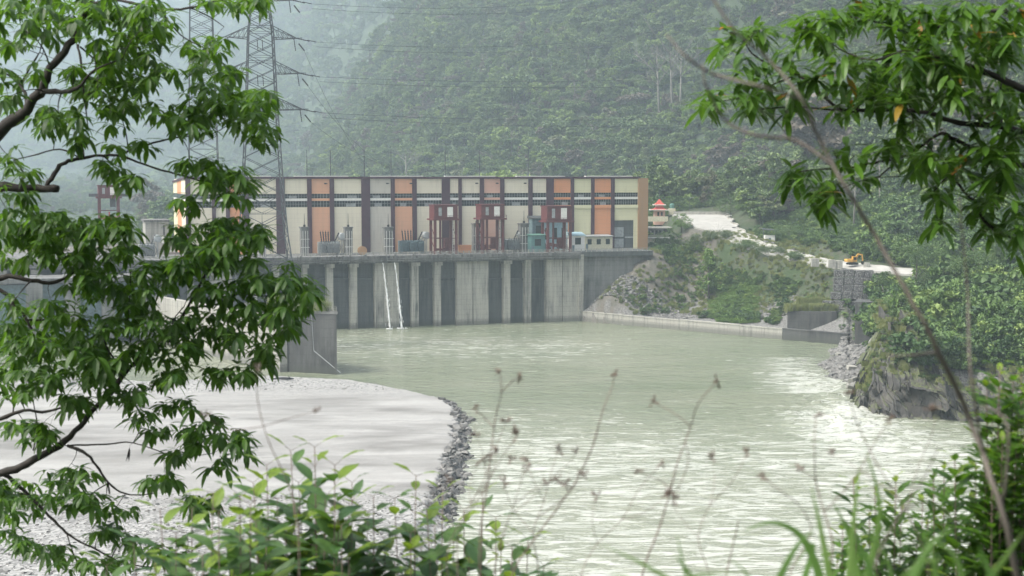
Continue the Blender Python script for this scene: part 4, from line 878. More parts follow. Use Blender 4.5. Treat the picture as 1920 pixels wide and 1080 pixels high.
mb = MB(); mb.add([(3.5,-.2,1.2),(4.3,-.2,1.1),(4.5,-.2,.3),(3.7,-.2,.1),(3.5,.8,1.2),(4.3,.8,1.1),(4.5,.8,.3),(3.7,.8,.1)],[(0,1,2,3),(7,6,5,4),(0,4,5,1),(1,5,6,2),(2,6,7,3)]); mb.build('bucket',M['black'],t)
# driftwood
p = atZ(508,712,ZB); mb = MB(); mb.tube([(0,0,.15),(2.2,.1,.35),(4.2,-.2,.3),(5.6,.1,.2)],[.12,.3,.35,.12],7); mb.tube([(4.2,-.2,.3),(4.9,-.4,.9)],[.15,.06],5); o = mb.build('driftwood_log',M['black'],None,True,(p.x,p.y,ZB)); tag(o,'dark driftwood log lying on the gravel left of the river pier','log')
# ------------------------------------------------------------------ tree prototypes
def leafmat(name, a, b, tr=.35, rough=.5, inst=False, brown=True):
    t = NT(name)
    if inst:
        oi = t.n('ShaderNodeObjectInfo'); rnd = oi.outputs['Random']
        big = t.noise(t.coord('Position'),.012,3); tn = t.attr('tone')
        f = t.math('ADD',t.math('MULTIPLY',rnd,.75),t.math('MULTIPLY',t.math('SUBTRACT',tn,.2),.55)); c = t.mix(f,a,b)
        if brown: c = t.mix(t.math('MULTIPLY',t.ramp(rnd,[(.80,0),(.83,1)]),t.ramp(big,[(.42,0),(.56,1)])),c,(.12,.10,.075))
        c = t.mix(t.ramp(rnd,[(.10,1),(.14,0)]),c,(.19,.27,.06))
    else: c = t.mix(t.attr('tone'),a,b)
    t.col(c); t.b.inputs['Roughness'].default_value = rough
    if tr:
        tl = t.n('ShaderNodeBsdfTranslucent'); t.l(t.mix(.5,c,(.18,.30,.03)) if not inst else c,tl.inputs[0]); ms = t.n('ShaderNodeMixShader'); ms.inputs[0].default_value = tr
        t.l(t.b.outputs[0],ms.inputs[1]); t.l(tl.outputs[0],ms.inputs[2]); t.l(ms.outputs[0],t.o.inputs[0])
    return t.m
M['bark'] = plain('grey_bark',(.10,.09,.07),.9); M['palebark'] = plain('pale_bark',(.20,.19,.165),.9)
LM = leafmat('forest_leaves',(.042,.090,.032),(.18,.25,.078),.2,.6,True)
LS = leafmat('shrub_leaves_wild',(.016,.052,.012),(.12,.205,.042),.2,.6,True,False)
LB = leafmat('bright_leaves',(.08,.16,.03),(.17,.26,.055),.3,.55)
LD = leafmat('dark_leaves',(.022,.045,.018),(.06,.095,.03),.25,.55)
LMID = leafmat('mid_leaves',(.04,.085,.025),(.10,.16,.045),.25,.55)
def np_mesh(name, V, F, tone, mats, mi=None, smooth=False):
    me = bpy.data.meshes.new(name); me.vertices.add(len(V)); me.vertices.foreach_set('co',V.astype(np.float32).ravel())
    me.loops.add(F.size); me.loops.foreach_set('vertex_index',F.ravel().astype(np.int32)); me.polygons.add(len(F)); me.polygons.foreach_set('loop_start',np.arange(0,F.size,4,dtype=np.int32))
    for x in mats: me.materials.append(x)
    a = me.attributes.new('tone','FLOAT','POINT'); a.data.foreach_set('value',tone.astype(np.float32)); me.update(calc_edges=True); return me
def leaf_quads(C, size, rg, tone, flat=.5):
    n = len(C); nrm = rg.normal(size=(n,3)); nrm[:,2] = np.abs(nrm[:,2])+flat; nrm /= np.linalg.norm(nrm,axis=1)[:,None]
    a = np.cross(nrm,rg.normal(size=(n,3))); a /= np.linalg.norm(a,axis=1)[:,None]; b = np.cross(nrm,a)
    s = (size*rg.uniform(.6,1.4,n))[:,None]; a = a*s; b = b*s*.55
    V = np.stack([C-a,C-b*1.0+nrm*s*.15,C+a,C+b+nrm*s*.1],1).reshape(-1,3); F = np.arange(4*n).reshape(n,4); return V,F,np.repeat(tone,4)
def crown(seed, h, r, cz0, nc, nl, leaf, shape='round'):
    rg = np.random.default_rng(seed); Cs = []; tn = []
    for i in range(nc):
        th = rg.uniform(0,6.28); v = rg.uniform(-.9,1.0)
        if shape == 'round': rad = r*math.sqrt(max(.05,1-v*v))*rg.uniform(.45,1.0); z = cz0+v*(h-cz0)*.95*.5+(h-cz0)*.45
        elif shape == 'cone': q = rg.random(); rad = r*(1-q*.85)*rg.uniform(.3,1); z = cz0+(h-cz0)*q
        elif shape == 'flat': rad = r*math.sqrt(rg.random()); z = h-(h-cz0)*.35*rg.random()-rad*.15
        else: q = rg.random(); rad = r*rg.uniform(.2,1)*math.sin(.4+q*2.5); z = cz0+(h-cz0)*q
        c = np.array([rad*math.cos(th),rad*math.sin(th),z]); cr_ = r*rg.uniform(.16,.36)
        m = int(nl/nc*rg.uniform(.6,1.4)); d = rg.normal(size=(m,3)); d /= np.linalg.norm(d,axis=1)[:,None]; d[:,2] *= .6
        Cs.append(c+d*cr_*rg.uniform(.5,1.05,m)[:,None]); tn.append(np.clip(rg.uniform(.15,.85)+rg.normal(0,.15,m),0,1))
    C = np.concatenate(Cs); return leaf_quads(C,leaf,rg,np.concatenate(tn))
def trunk_mb(seed,h,r,cz0,limbs=6,rad=.3,top=.75,bare=False):
    rr = random.Random(seed); mb = MB(); tp = Vector((rr.uniform(-.06,.06)*h,rr.uniform(-.06,.06)*h,h*top)); mid = tp*.5+Vector((rr.uniform(-.3,.3),rr.uniform(-.3,.3),0))
    mb.tube([(0,0,-1.5),mid,tp],[rad*1.2,rad*.8,rad*.3],7)
    for i in range(limbs):
        q = rr.uniform(.35,.98); st = mid.lerp(tp,(q-.3)/.7) if q > .3 else mid; a = rr.uniform(0,6.28); l = r*rr.uniform(.6,1.0)
        e = st+Vector((math.cos(a)*l,math.sin(a)*l,l*rr.uniform(.4,1.1))); m_ = st.lerp(e,.5)+Vector((0,0,l*.1)); mb.tube([st,m_,e],[rad*.4,rad*.25,rad*.08],5)
        if bare:
            for j in range(5):
                s2 = st.lerp(e,rr.uniform(.3,.95)); a2 = a+rr.uniform(-1.2,1.2); l2 = l*rr.uniform(.3,.6); e2_ = s2+Vector((math.cos(a2)*l2*.6,math.sin(a2)*l2*.6,l2)); mb.tube([s2,e2_],[rad*.16,rad*.05],4)
                for k_ in range(3):
                    s3 = s2.lerp(e2_,rr.uniform(.3,1)); mb.tube([s3,s3+Vector((rr.uniform(-1,1),rr.uniform(-1,1),rr.uniform(.4,1.4)))*l2*.35],[rad*.08,rad*.03],3)
    return mb
SPEC = [('round',11,5.2,3.5,26,3000,.52),('round',14,5.6,5,30,3400,.55),('flat',12,6.2,6,20,2600,.5),('cone',15,4.0,3,34,3000,.5),('tall',16,3.8,4,32,3000,.5),('round',8,4.4,1.5,18,2400,.48)]
PRO = []
for i,(sh,h,r,c0,nc,nl,lf) in enumerate(SPEC):
    V,F,tn = crown(100+i,h,r,c0,nc,nl,lf,sh); tm = trunk_mb(i,h,r,c0)
    tv = np.array(tm.v); tf = [f for f in tm.f if len(f) == 4]; tF = np.array(tf)+len(V)
    me = np_mesh('forest_tree',np.r_[V,tv],np.r_[F,tF],np.r_[tn,np.full(len(tv),.2)],[LM,M['bark']])
    me.polygons.foreach_set('material_index',np.r_[np.zeros(len(F),np.int32),np.ones(len(tF),np.int32)]); PRO.append(me)
tm = trunk_mb(50,13,4,5,9,.22,.95,True); tf = np.array([f for f in tm.f if len(f) == 4]); PRO.append(np_mesh('forest_tree',np.array(tm.v),tf,np.zeros(len(tm.v)),[M['palebark']]))
SHR = []
for i in range(4):
    V,F,tn = crown(200+i,1.9,1.5,.1,14,750,.17 if i < 3 else .12,'round'); SHR.append(np_mesh('shrub',V,F,tn,[LS]))
rgq = np.random.default_rng(77)       # grass tuft
n = 160; bx = rgq.normal(0,.35,(n,2)); lean = rgq.normal(0,.3,(n,2)); hh = rgq.uniform(.5,1.5,n); V = np.zeros((n,4,3))
V[:,0,:2] = bx-.03; V[:,1,:2] = bx+.03; V[:,2,:2] = bx+lean*hh[:,None]+.01; V[:,3,:2] = bx+lean*hh[:,None]-.01; V[:,2,2] = V[:,3,2] = hh
LG = leafmat('grass_blades',(.10,.14,.035),(.26,.26,.10),.3,.6); TUFT = [np_mesh('grass_tuft',V.reshape(-1,3),np.arange(4*n).reshape(n,4),np.repeat(rgq.random(n),4),[LG])]
def scatter(name, pts, scl, rot, idx, protos, kind='stuff'):
    me = bpy.data.meshes.new(name); me.vertices.add(len(pts)); me.vertices.foreach_set('co',np.asarray(pts,np.float32).ravel())
    for k_,ty,d in (('scl','FLOAT_VECTOR',scl),('rot','FLOAT_VECTOR',rot)):
        a = me.attributes.new(k_,ty,'POINT'); a.data.foreach_set('vector',np.asarray(d,np.float32).ravel())
    a = me.attributes.new('idx','INT','POINT'); a.data.foreach_set('value',np.asarray(idx,np.int32)); me.update()
    o = bpy.data.objects.new(name,me); COL.objects.link(o)
    ng = bpy.data.node_groups.new(name,'GeometryNodeTree'); ng.interface.new_socket('Geometry',in_out='INPUT',socket_type='NodeSocketGeometry'); ng.interface.new_socket('Geometry',in_out='OUTPUT',socket_type='NodeSocketGeometry')
    N = ng.nodes; gi = N.new('NodeGroupInput'); go = N.new('NodeGroupOutput'); ip = N.new('GeometryNodeInstanceOnPoints'); jn = N.new('GeometryNodeJoinGeometry')
    for me_ in reversed(protos):
        po = bpy.data.objects.new('proto',me_); oi = N.new('GeometryNodeObjectInfo'); oi.inputs['Object'].default_value = po; oi.inputs['As Instance'].default_value = True
        ng.links.new(oi.outputs['Geometry'],jn.inputs[0])
    def at(nm,ty):
        a = N.new('GeometryNodeInputNamedAttribute'); a.data_type = ty; a.inputs['Name'].default_value = nm; return a.outputs['Attribute']
    ng.links.new(gi.outputs[0],ip.inputs['Points']); ng.links.new(jn.outputs[0],ip.inputs['Instance']); ip.inputs['Pick Instance'].default_value = True
    ng.links.new(at('idx','INT'),ip.inputs['Instance Index']); ng.links.new(at('rot','FLOAT_VECTOR'),ip.inputs['Rotation']); ng.links.new(at('scl','FLOAT_VECTOR'),ip.inputs['Scale'])
    ng.links.new(ip.outputs[0],go.inputs[0]); md = o.modifiers.new('scatter','NODES'); md.node_group = ng
    tag(o,kind=kind); return o
# ---- forest on the hills
def cand(n,ulo,uhi,ylo,yhi,seed):
    r_ = np.random.default_rng(seed); Y = np.sqrt(r_.uniform(ylo**2,yhi**2,n)); U = r_.uniform(ulo,uhi,n); return U*Y,Y,r_
X1,Y1,r1_ = cand(36000,-.26,.42,520,1800,1); X2,Y2,r2_ = cand(22000,-.46,-.02,1400,5900,2)
Xf = np.r_[X1,X2]; Yf = np.r_[Y1,Y2]; Zf,SDf = ground(Xf,Yf); far = np.r_[np.zeros(len(X1)),np.clip((Y2-1400)/2600,0,1.5)]
Uf = Xf/Yf*FPX+960; dr,_,wr = road_d(Xf,Yf)
loc = np.c_[(Xf-O0.x)*e1.x+(Yf-O0.y)*e1.y,(Xf-O0.x)*e2.x+(Yf-O0.y)*e2.y]
ok = (SDf > 3)&(dr > wr+7)&~((loc[:,1] < 72)&(loc[:,0] < S(1213)+4))
ok &= ~((Yf < 640)&(Uf < 1300)&(Uf > 1100)&(loc[:,1] < 95)); ok &= ~((Uf > 1190)&(Uf < 1300)&(Yf < 640)); ok &= ~((Uf < 1200)&(Yf < 860))
ok &= ~((Uf > 1290)&(Yf < 560)&(Uf < 1700)); ok &= ~((Uf < 300)&(Yf < 900)); ok &= (Yf < np.interp(Uf,[-400,0,350,500,650,800,950,1100,1300,1500,1700,1900,2150],RIDGE)+45)
# drop the ones over the ridge (cheap): elevation falling behind
rf_ = np.random.default_rng(9); Xf,Yf,Zf,far = Xf[ok],Yf[ok],Zf[ok],far[ok]; n = len(Xf)
sz = rf_.lognormal(0,.34,n)*.76*(1+far*2.0); idx = rf_.choice(7,n,p=[.27,.21,.16,.08,.12,.145,.015])
scatter('forest',np.c_[Xf,Yf,Zf-.5],np.c_[sz,sz,sz*rf_.uniform(.8,1.25,n)],np.c_[rf_.normal(0,.05,(n,2)),rf_.uniform(0,6.28,n)],idx,PRO)
print('forest',n)
# ---- undergrowth on the right bank
r_ = np.random.default_rng(21); Yb_ = np.sqrt(r_.uniform(300**2,640**2,100000)); Ub = r_.uniform(.045,.46,100000); Xb_ = Ub*Yb_; Zb_,SDb = ground(Xb_,Yb_); PXb = Ub*FPX+960; PYb = HZ+(CH-Zb_)*FPX/Yb_
dr,_,wr = road_d(Xb_,Yb_); nz = fbm(Xb_/14,Yb_/14,3,90)
ok = (SDb > 6)&(dr > wr+6)&(Zb_ > 3.5)&~((PXb > 1600)&(Zb_ < 10)&(Yb_ < 400))
slope = (PXb < 1330)&(PYb > 470+(1330-PXb)*.2)&(Yb_ < 560)
ok &= ~(slope&(r_.random(len(ok)) < .80)); ok &= ~((nz < -.34)&(Yb_ < 600)&(PXb < 1560)); ok &= ~((PXb > 1195)&(PXb < 1295)&(Yb_ > 545)&(Yb_ < 612)&(r_.random(len(ok)) < .9)); ok &= ~((PXb > 1500)&(PXb < 1655)&(Yb_ > 440)&(Yb_ < 482)&(r_.random(len(ok)) < .9)); ok &= ~((PXb > 1466)&(PXb < 1580)&(Yb_ > 445)&(Yb_ < 472))
Xb_,Yb_,Zb_,PXb = Xb_[ok],Yb_[ok],Zb_[ok],PXb[ok]; n = len(Xb_); sz = r_.lognormal(0,.35,n)*np.where(PXb > 1640,1.7,.72)
scatter('bank_shrubs',np.c_[Xb_,Yb_,Zb_-.2],np.c_[sz,sz,sz*r_.uniform(.6,1.3,n)],np.c_[np.zeros((n,2)),r_.uniform(0,6.28,n)],r_.choice(4,n),SHR); print('shrubs',n)
vs_ = r_.choice(nseg*nv,1500); vv_ = np.repeat(np.arange(nv)/(nv-1),nseg)[vs_]; k2 = (vv_ > .50)&(fbm(Xo.ravel()[vs_]/6,Yo.ravel()[vs_]/6,3,93) > -.12-(vv_-.5)*.8); vs_ = vs_[k2]; n = len(vs_); sz = r_.lognormal(-1.0,.4,n)
scatter('bluff_shrubs',np.c_[Xo.ravel()[vs_],Yo.ravel()[vs_],Zo.ravel()[vs_]-.1],np.c_[sz,sz,sz*.8],np.c_[np.zeros((n,2)),r_.uniform(0,6.28,n)],r_.choice(4,n),SHR)
VS = []
for i in range(2):
    V,F,tn = crown(220+i,1.3,1.6,.0,16,700,.13,'round'); VS.append(np_mesh('vine',V,F,tn,[LB]))
q_ = np.random.default_rng(31); Yv = q_.uniform(462,512,5000); PXv = q_.uniform(1335,1560,5000); Xv = (PXv-960)/FPX*Yv; Zv,Sv = ground(Xv,Yv); PYv = HZ+(CH-Zv)*FPX/Yv
kv = (Sv > 1.5)&(PYv > 535-(PXv-1335)*.0)&(PYv < 606)&((fbm(Xv/7,Yv/5,3,95) > .02)|((PXv < 1420)&(PXv > 1350)))&((PXv < 1425)|(PYv < 582)); n = int(kv.sum()); sz = q_.lognormal(-.1,.3,n)
scatter('creeping_vines',np.c_[Xv[kv],Yv[kv],Zv[kv]],np.c_[sz,sz,sz*.7],np.c_[np.zeros((n,2)),q_.uniform(0,6.28,n)],q_.choice(2,n),VS)
# creeping bright vines on the bank, grass on blocks and bluff
pts_g = []; rr = random.Random(8)
def grass_area(px0,px1,py0,py1,n_,z=None,Y=None,smin=.6,smax=1.3):
    for i in range(n_):
        px = rr.uniform(px0,px1); py = rr.uniform(py0,py1)
        p = atZ(px,py,z) if z is not None else atY(px,py,Y+rr.uniform(0,6)); pts_g.append((p.x,p.y,p.z,rr.uniform(smin,smax)))
grass_area(1478,1566,582,584,220,Y=456,smin=.9,smax=1.9); grass_area(1500,1560,570,580,120,Y=462,smin=1,smax=2)
dp_ = (B-A)*.1
for i in range(110):
    q = rr.random(); v = rr.random(); p = Vector((A.x+(B.x-A.x)*(.1+.75*q)+nv_[0]*(1+v*14),A.y+(B.y-A.y)*(.1+.75*q)+nv_[1]*(1+v*14),zt1-.1)); pts_g.append((p.x,p.y,p.z,rr.uniform(1.2,2.6)))
for i in range(1500):
    Y = rr.uniform(318,372); px = rr.uniform(1625,1830); x = (px-960)/FPX*Y; pts_g.append((x,Y,None,rr.uniform(.6,1.5)))
for i in range(2600):
    Y = rr.uniform(470,548); px = rr.uniform(1110,1560); x = (px-960)/FPX*Y; pts_g.append((x,Y,None,rr.uniform(.5,1.1)))
for i in rr.sample([q for q in range(nseg*nv//2,nseg*nv)],900): pts_g.append((Xo.ravel()[i],Yo.ravel()[i],Zo.ravel()[i]-.05,rr.uniform(.4,1.0)))
gx = np.array([p[0] for p in pts_g]); gy = np.array([p[1] for p in pts_g]); gzz,gs = ground(gx,gy); gzv = np.array([p[2] if p[2] is not None else z-.05 for p,z in zip(pts_g,gzz)])
kk = np.array([(p[2] is not None) or (s > 3 and z > 3.5) for p,s,z in zip(pts_g,gs,gzz)]); n = int(kk.sum()); sz = np.array([p[3] for p in pts_g])[kk]
scatter('bank_grass',np.c_[gx[kk],gy[kk],gzv[kk]],np.c_[sz,sz,sz],np.c_[np.zeros((n,2)),rng.uniform(0,6.28,n)],np.zeros(n,int),TUFT)
# ---- individual trees
def tree(px,py,Y,h,label,lm,shape='round',r=None,seed=1,bark='bark',bare=False,nl=3800,group=None,leaf=None,c0=None,name=None,py_top=None):
    p = atY(px,py,Y); z = gz(p.x,p.y); 
    if py_top is not None: h = max(3,atY(px,py_top,Y).z-z)
    t = thing(name or ('bare_tree' if bare else 'leafy_tree'),label,'tree',(p.x,p.y,z),0,group); r = r or h*.38
    trunk_mb(seed,h,r,h*.3,9 if bare else 7,.02*h,.97 if bare else .8,bare).build('trunk',M[bark],t,True)
    if not bare:
        V,F,tn = crown(seed+500,h,r,c0 if c0 is not None else h*.22,44,nl,leaf or max(.16,h*.024),shape); me = np_mesh('crown',V,F,tn,[lm]); o = bpy.data.objects.new('crown',me); COL.objects.link(o); o.parent = t
    return t
tree(1330,545,505,1,'bright yellow green tree in the middle of the bank slope',LB,'cone',5.2,3,py_top=470)
tree(1278,455,560,1,'light green tree just right of the cream hut, left of the road',LB,'round',4.2,4,py_top=400)
tree(1345,470,535,1,'broad dark leafy tree between the light green tree and the concrete road',LD,'round',7,5,py_top=432)
tree(1300,478,540,1,'rounded dark tree low down beside the light green tree by the hut',LD,'round',5.5,6,py_top=440)
tree(1395,520,515,1,'olive green tree right of the bright tree on the bank slope',LMID,'round',5,7,py_top=468)
tree(1440,520,505,1,'dark spreading tree under the middle of the descending road',LD,'flat',6,8,py_top=480)
tree(1490,530,495,1,'thin dark tree on the bank below the concrete cubes',LMID,'tall',3.4,9,py_top=488)
tree(1370,400,600,1,'wide pale green tree right behind the top of the concrete road',LMID,'round',8,10,py_top=368)
tree(1400,415,580,1,'pale green tree behind the bend of the concrete road',LB,'round',5.2,11,py_top=380)
tree(1425,420,570,1,'yellow green tree left of the little white hut',LMID,'round',4.5,12,py_top=385)
tree(1480,455,530,1,'low spreading light green tree right of the little white hut',LMID,'flat',6.5,13,py_top=425)
tree(1460,400,600,1,'bright young tree on the slope above the little white hut',LB,'cone',4.5,14,py_top=362)
tree(1540,350,600,1,'tall light green tree on the hill behind the right leafy branch',LMID,'round',7,15,py_top=280)
tree(1690,400,560,1,'bright green tree high on the slope above the excavator',LB,'round',6,16,py_top=350)
tree(1240,482,552,1,'small bushy tree growing over the corner of the abutment wall',LMID,'round',3.6,17,py_top=462)
tree(1222,492,545,1,'small drooping tree at the top of the abutment wall diagonal',LMID,'round',3,18,py_top=472)
tree(1285,258,1000,1,'tall bright green conical tree standing out of the hill forest on the right',LB,'cone',7,19,py_top=205)
tree(1035,140,1290,1,'yellow green tree standing out high on the hazy hill',LB,'round',10,20,py_top=95)
tree(1130,250,1140,1,'broad yellow green crown in the middle of the hill forest',LB,'flat',12,21,py_top=215)
for i,(px,py,Y,tp,lb) in enumerate(((1110,300,1060,238,'forked bare tree with pale limbs above the powerhouse roof'),(1238,200,1050,100,'leftmost tall pale bare trunk of the stand high on the hill'),(1262,205,1040,95,'middle tall pale bare trunk of the stand high on the hill'),(1275,210,1035,105,'rightmost tall pale bare trunk of the stand high on the hill'),
        (1052,60,1380,-10,'pale bare tree near the top edge above the hill forest'),(803,210,1400,150,'thin bare tree on the hazy hill left of centre'),(762,330,1150,290,'small bare tree just above the powerhouse roof near the fourth mast'),(915,170,1290,110,'bare grey tree half way up the hazy hill'),(1600,430,540,330,'bare grey tree on the slope behind the long blurred stem'),(1650,420,545,300,'tall thin bare tree on the slope above the excavator'),(1045,330,1060,275,'thin pale trunk rising behind the powerhouse roof right of centre'))):
    tree(px,py,Y,1,lb,None,seed=30+i,bare=True,bark='palebark',py_top=tp,group='bare trees on the hill')
for i,(px,py,Y,tp,r_,lm,sh,lb) in enumerate(((1690,620,372,555,6,LMID,'round','bright shrubby tree above the tilted slabs left of the dark cliff'),(1760,560,385,500,7,LD,'round','dark round tree on the right hillside under the leaning stem'),(1830,540,380,470,8,LMID,'round','big green tree on the right hillside below the leafy branch'),(1900,520,380,430,8,LD,'round','dark tree at the right edge of the hillside'),(1720,500,420,455,6,LMID,'flat','green tree on the ridge right of the excavator'),(1790,640,350,590,6,LD,'round','dark bush tree hanging over the rock bluff'),(1870,660,340,600,6,LD,'round','dark green bush tree low on the right, above the bluff'),(1660,545,428,505,4,LMID,'round','green bush tree beside the gabion steps'),(1740,690,335,650,3.5,LMID,'round','small mossy green bush on top of the rock bluff'))):
    tree(px,py,Y,1,lb,lm,sh,r_,60+i,py_top=tp,nl=5200,leaf=.2)
# ------------------------------------------------------------------ foreground foliage
def fleaf(name,a,b,tcol,tr=.4,rough=.38):
    t = NT(name); c = t.mix(t.attr('tone'),a,b); fn = t.noise(t.coord('Position'),22,3); c = t.mix(t.math('MULTIPLY',t.ramp(fn,[(.45,0),(.7,1)]),.35),c,tuple(x*.55 for x in a)); t.col(c)
    t.b.inputs['Roughness'].default_value = rough
    tl = t.n('ShaderNodeBsdfTranslucent'); t.l(t.mix(.55,c,tcol),tl.inputs[0]); ms = t.n('ShaderNodeMixShader'); ms.inputs[0].default_value = tr
    t.l(t.b.outputs[0],ms.inputs[1]); t.l(tl.outputs[0],ms.inputs[2]); t.l(ms.outputs[0],t.o.inputs[0]); return t.m
FL = fleaf('left_tree_leaf',(.014,.048,.008),(.072,.155,.020),(.22,.45,.03),.42,.5)
FR = fleaf('right_tree_leaf',(.022,.062,.010),(.095,.20,.024),(.16,.34,.02),.42)
FRY = fleaf('yellowed_leaf',(.30,.20,.03),(.50,.16,.03),(.5,.3,.03),.4)
FS = fleaf('shrub_leaf',(.035,.09,.03),(.09,.17,.04),(.16,.32,.03),.35,.45)
FSL = fleaf('young_shrub_leaf',(.14,.22,.03),(.22,.32,.04),(.3,.45,.03),.45,.45)
FG = fleaf('grass_blade',(.10,.20,.05),(.20,.30,.09),(.2,.4,.05),.4,.5)
DKB = plain('dark_bark',(.030,.026,.022),.85,scale=20,var=.5); STK = plain('dry_stalk',(.14,.105,.085),.8,scale=30); STG = plain('grey_dead_stem',(.11,.095,.08),.85,scale=20)
def leaf(mb, base, d, up, L, W, droop=.5, m=0, segs=5, rr=random, fold=.18, wave=0):
    d = d.normalized(); side = d.cross(up)
    if side.length < 1e-3: side = d.orthogonal()
    side.normalize(); p = base.copy(); vs = []; n = segs
    for i in range(n+1):
        q = i/n; w_ = W*.5*(math.sin(math.pi*min(1,(q*.93+.05)))**.8)*(1-.25*q) if 0 < i < n else .0008
        nrm = side.cross(d).normalized(); wv = wave*math.sin(q*14)
        vs += [p-side*w_+nrm*(w_*fold+wv), p.copy(), p+side*w_+nrm*(w_*fold-wv)]
        d = (d+Vector((0,0,-1))*droop/n).normalized(); side = (side-d*side.dot(d)).normalized(); p = p+d*(L/n)
    fs = []
    for i in range(n):
        a = i*3; fs += [(a,a+1,a+4,a+3),(a+1,a+2,a+5,a+4)]
    mb.tone = rr.random(); mb.add(vs,fs,m)
class Plant:
    def __init__(s,seed): s.wood = MB(); s.lf = MB(); s.nodes = []; s.rr = random.Random(seed)
    def branch(s,pts,n=6,sub=4):
        P_ = [Vector(p[:3]) for p in pts]; r_ = [p[3] for p in pts]; out = []; ro_ = []
        for i in range(len(P_)-1):
            p0 = P_[max(0,i-1)]; p1 = P_[i]; p2 = P_[i+1]; p3 = P_[min(len(P_)-1,i+2)]
            for k in range(sub):
                t = k/sub; out.append(.5*((2*p1)+(p2-p0)*t+(2*p0-5*p1+4*p2-p3)*t*t+(3*p1-p0-3*p2+p3)*t**3)); ro_.append(r_[i]*(1-t)+r_[i+1]*t)
        out.append(P_[-1]); ro_.append(r_[-1])
        j = [o+Vector((s.rr.uniform(-1,1),s.rr.uniform(-1,1),s.rr.uniform(-1,1)))*r*.35 for o,r in zip(out,ro_)]
        s.wood.tube(j,[r*s.rr.uniform(.88,1.12) for r in ro_],n); s.nodes += [(o,r) for o,r in zip(j,ro_)]
    def near(s,p,bias=None):
        best = None; bd = 1e9
        for o,r in s.nodes:
            d = (o-p).length_squared
            if d < bd: bd = d; best = (o,r)
        return best
    def twig(s,p,r0=.004,sag=.06,n=4):
        o,r = s.near(p); r0 = min(r0,r*.8); L = (p-o).length; k = 5
        bend = Vector((s.rr.uniform(-1,1),s.rr.uniform(-1,1),s.rr.uniform(-.2,1)))*L*.12; pts = []
        for i in range(k+1):
            t = i/k; pts.append(o.lerp(p,t)+bend*math.sin(math.pi*t))
        rs = [r0*(1-.6*i/k) for i in range(k+1)]; s.wood.tube(pts,rs,n); s.nodes += [(q,w_) for q,w_ in zip(pts[1:],rs[1:])]
        return (pts[-1]-pts[-2]).normalized()
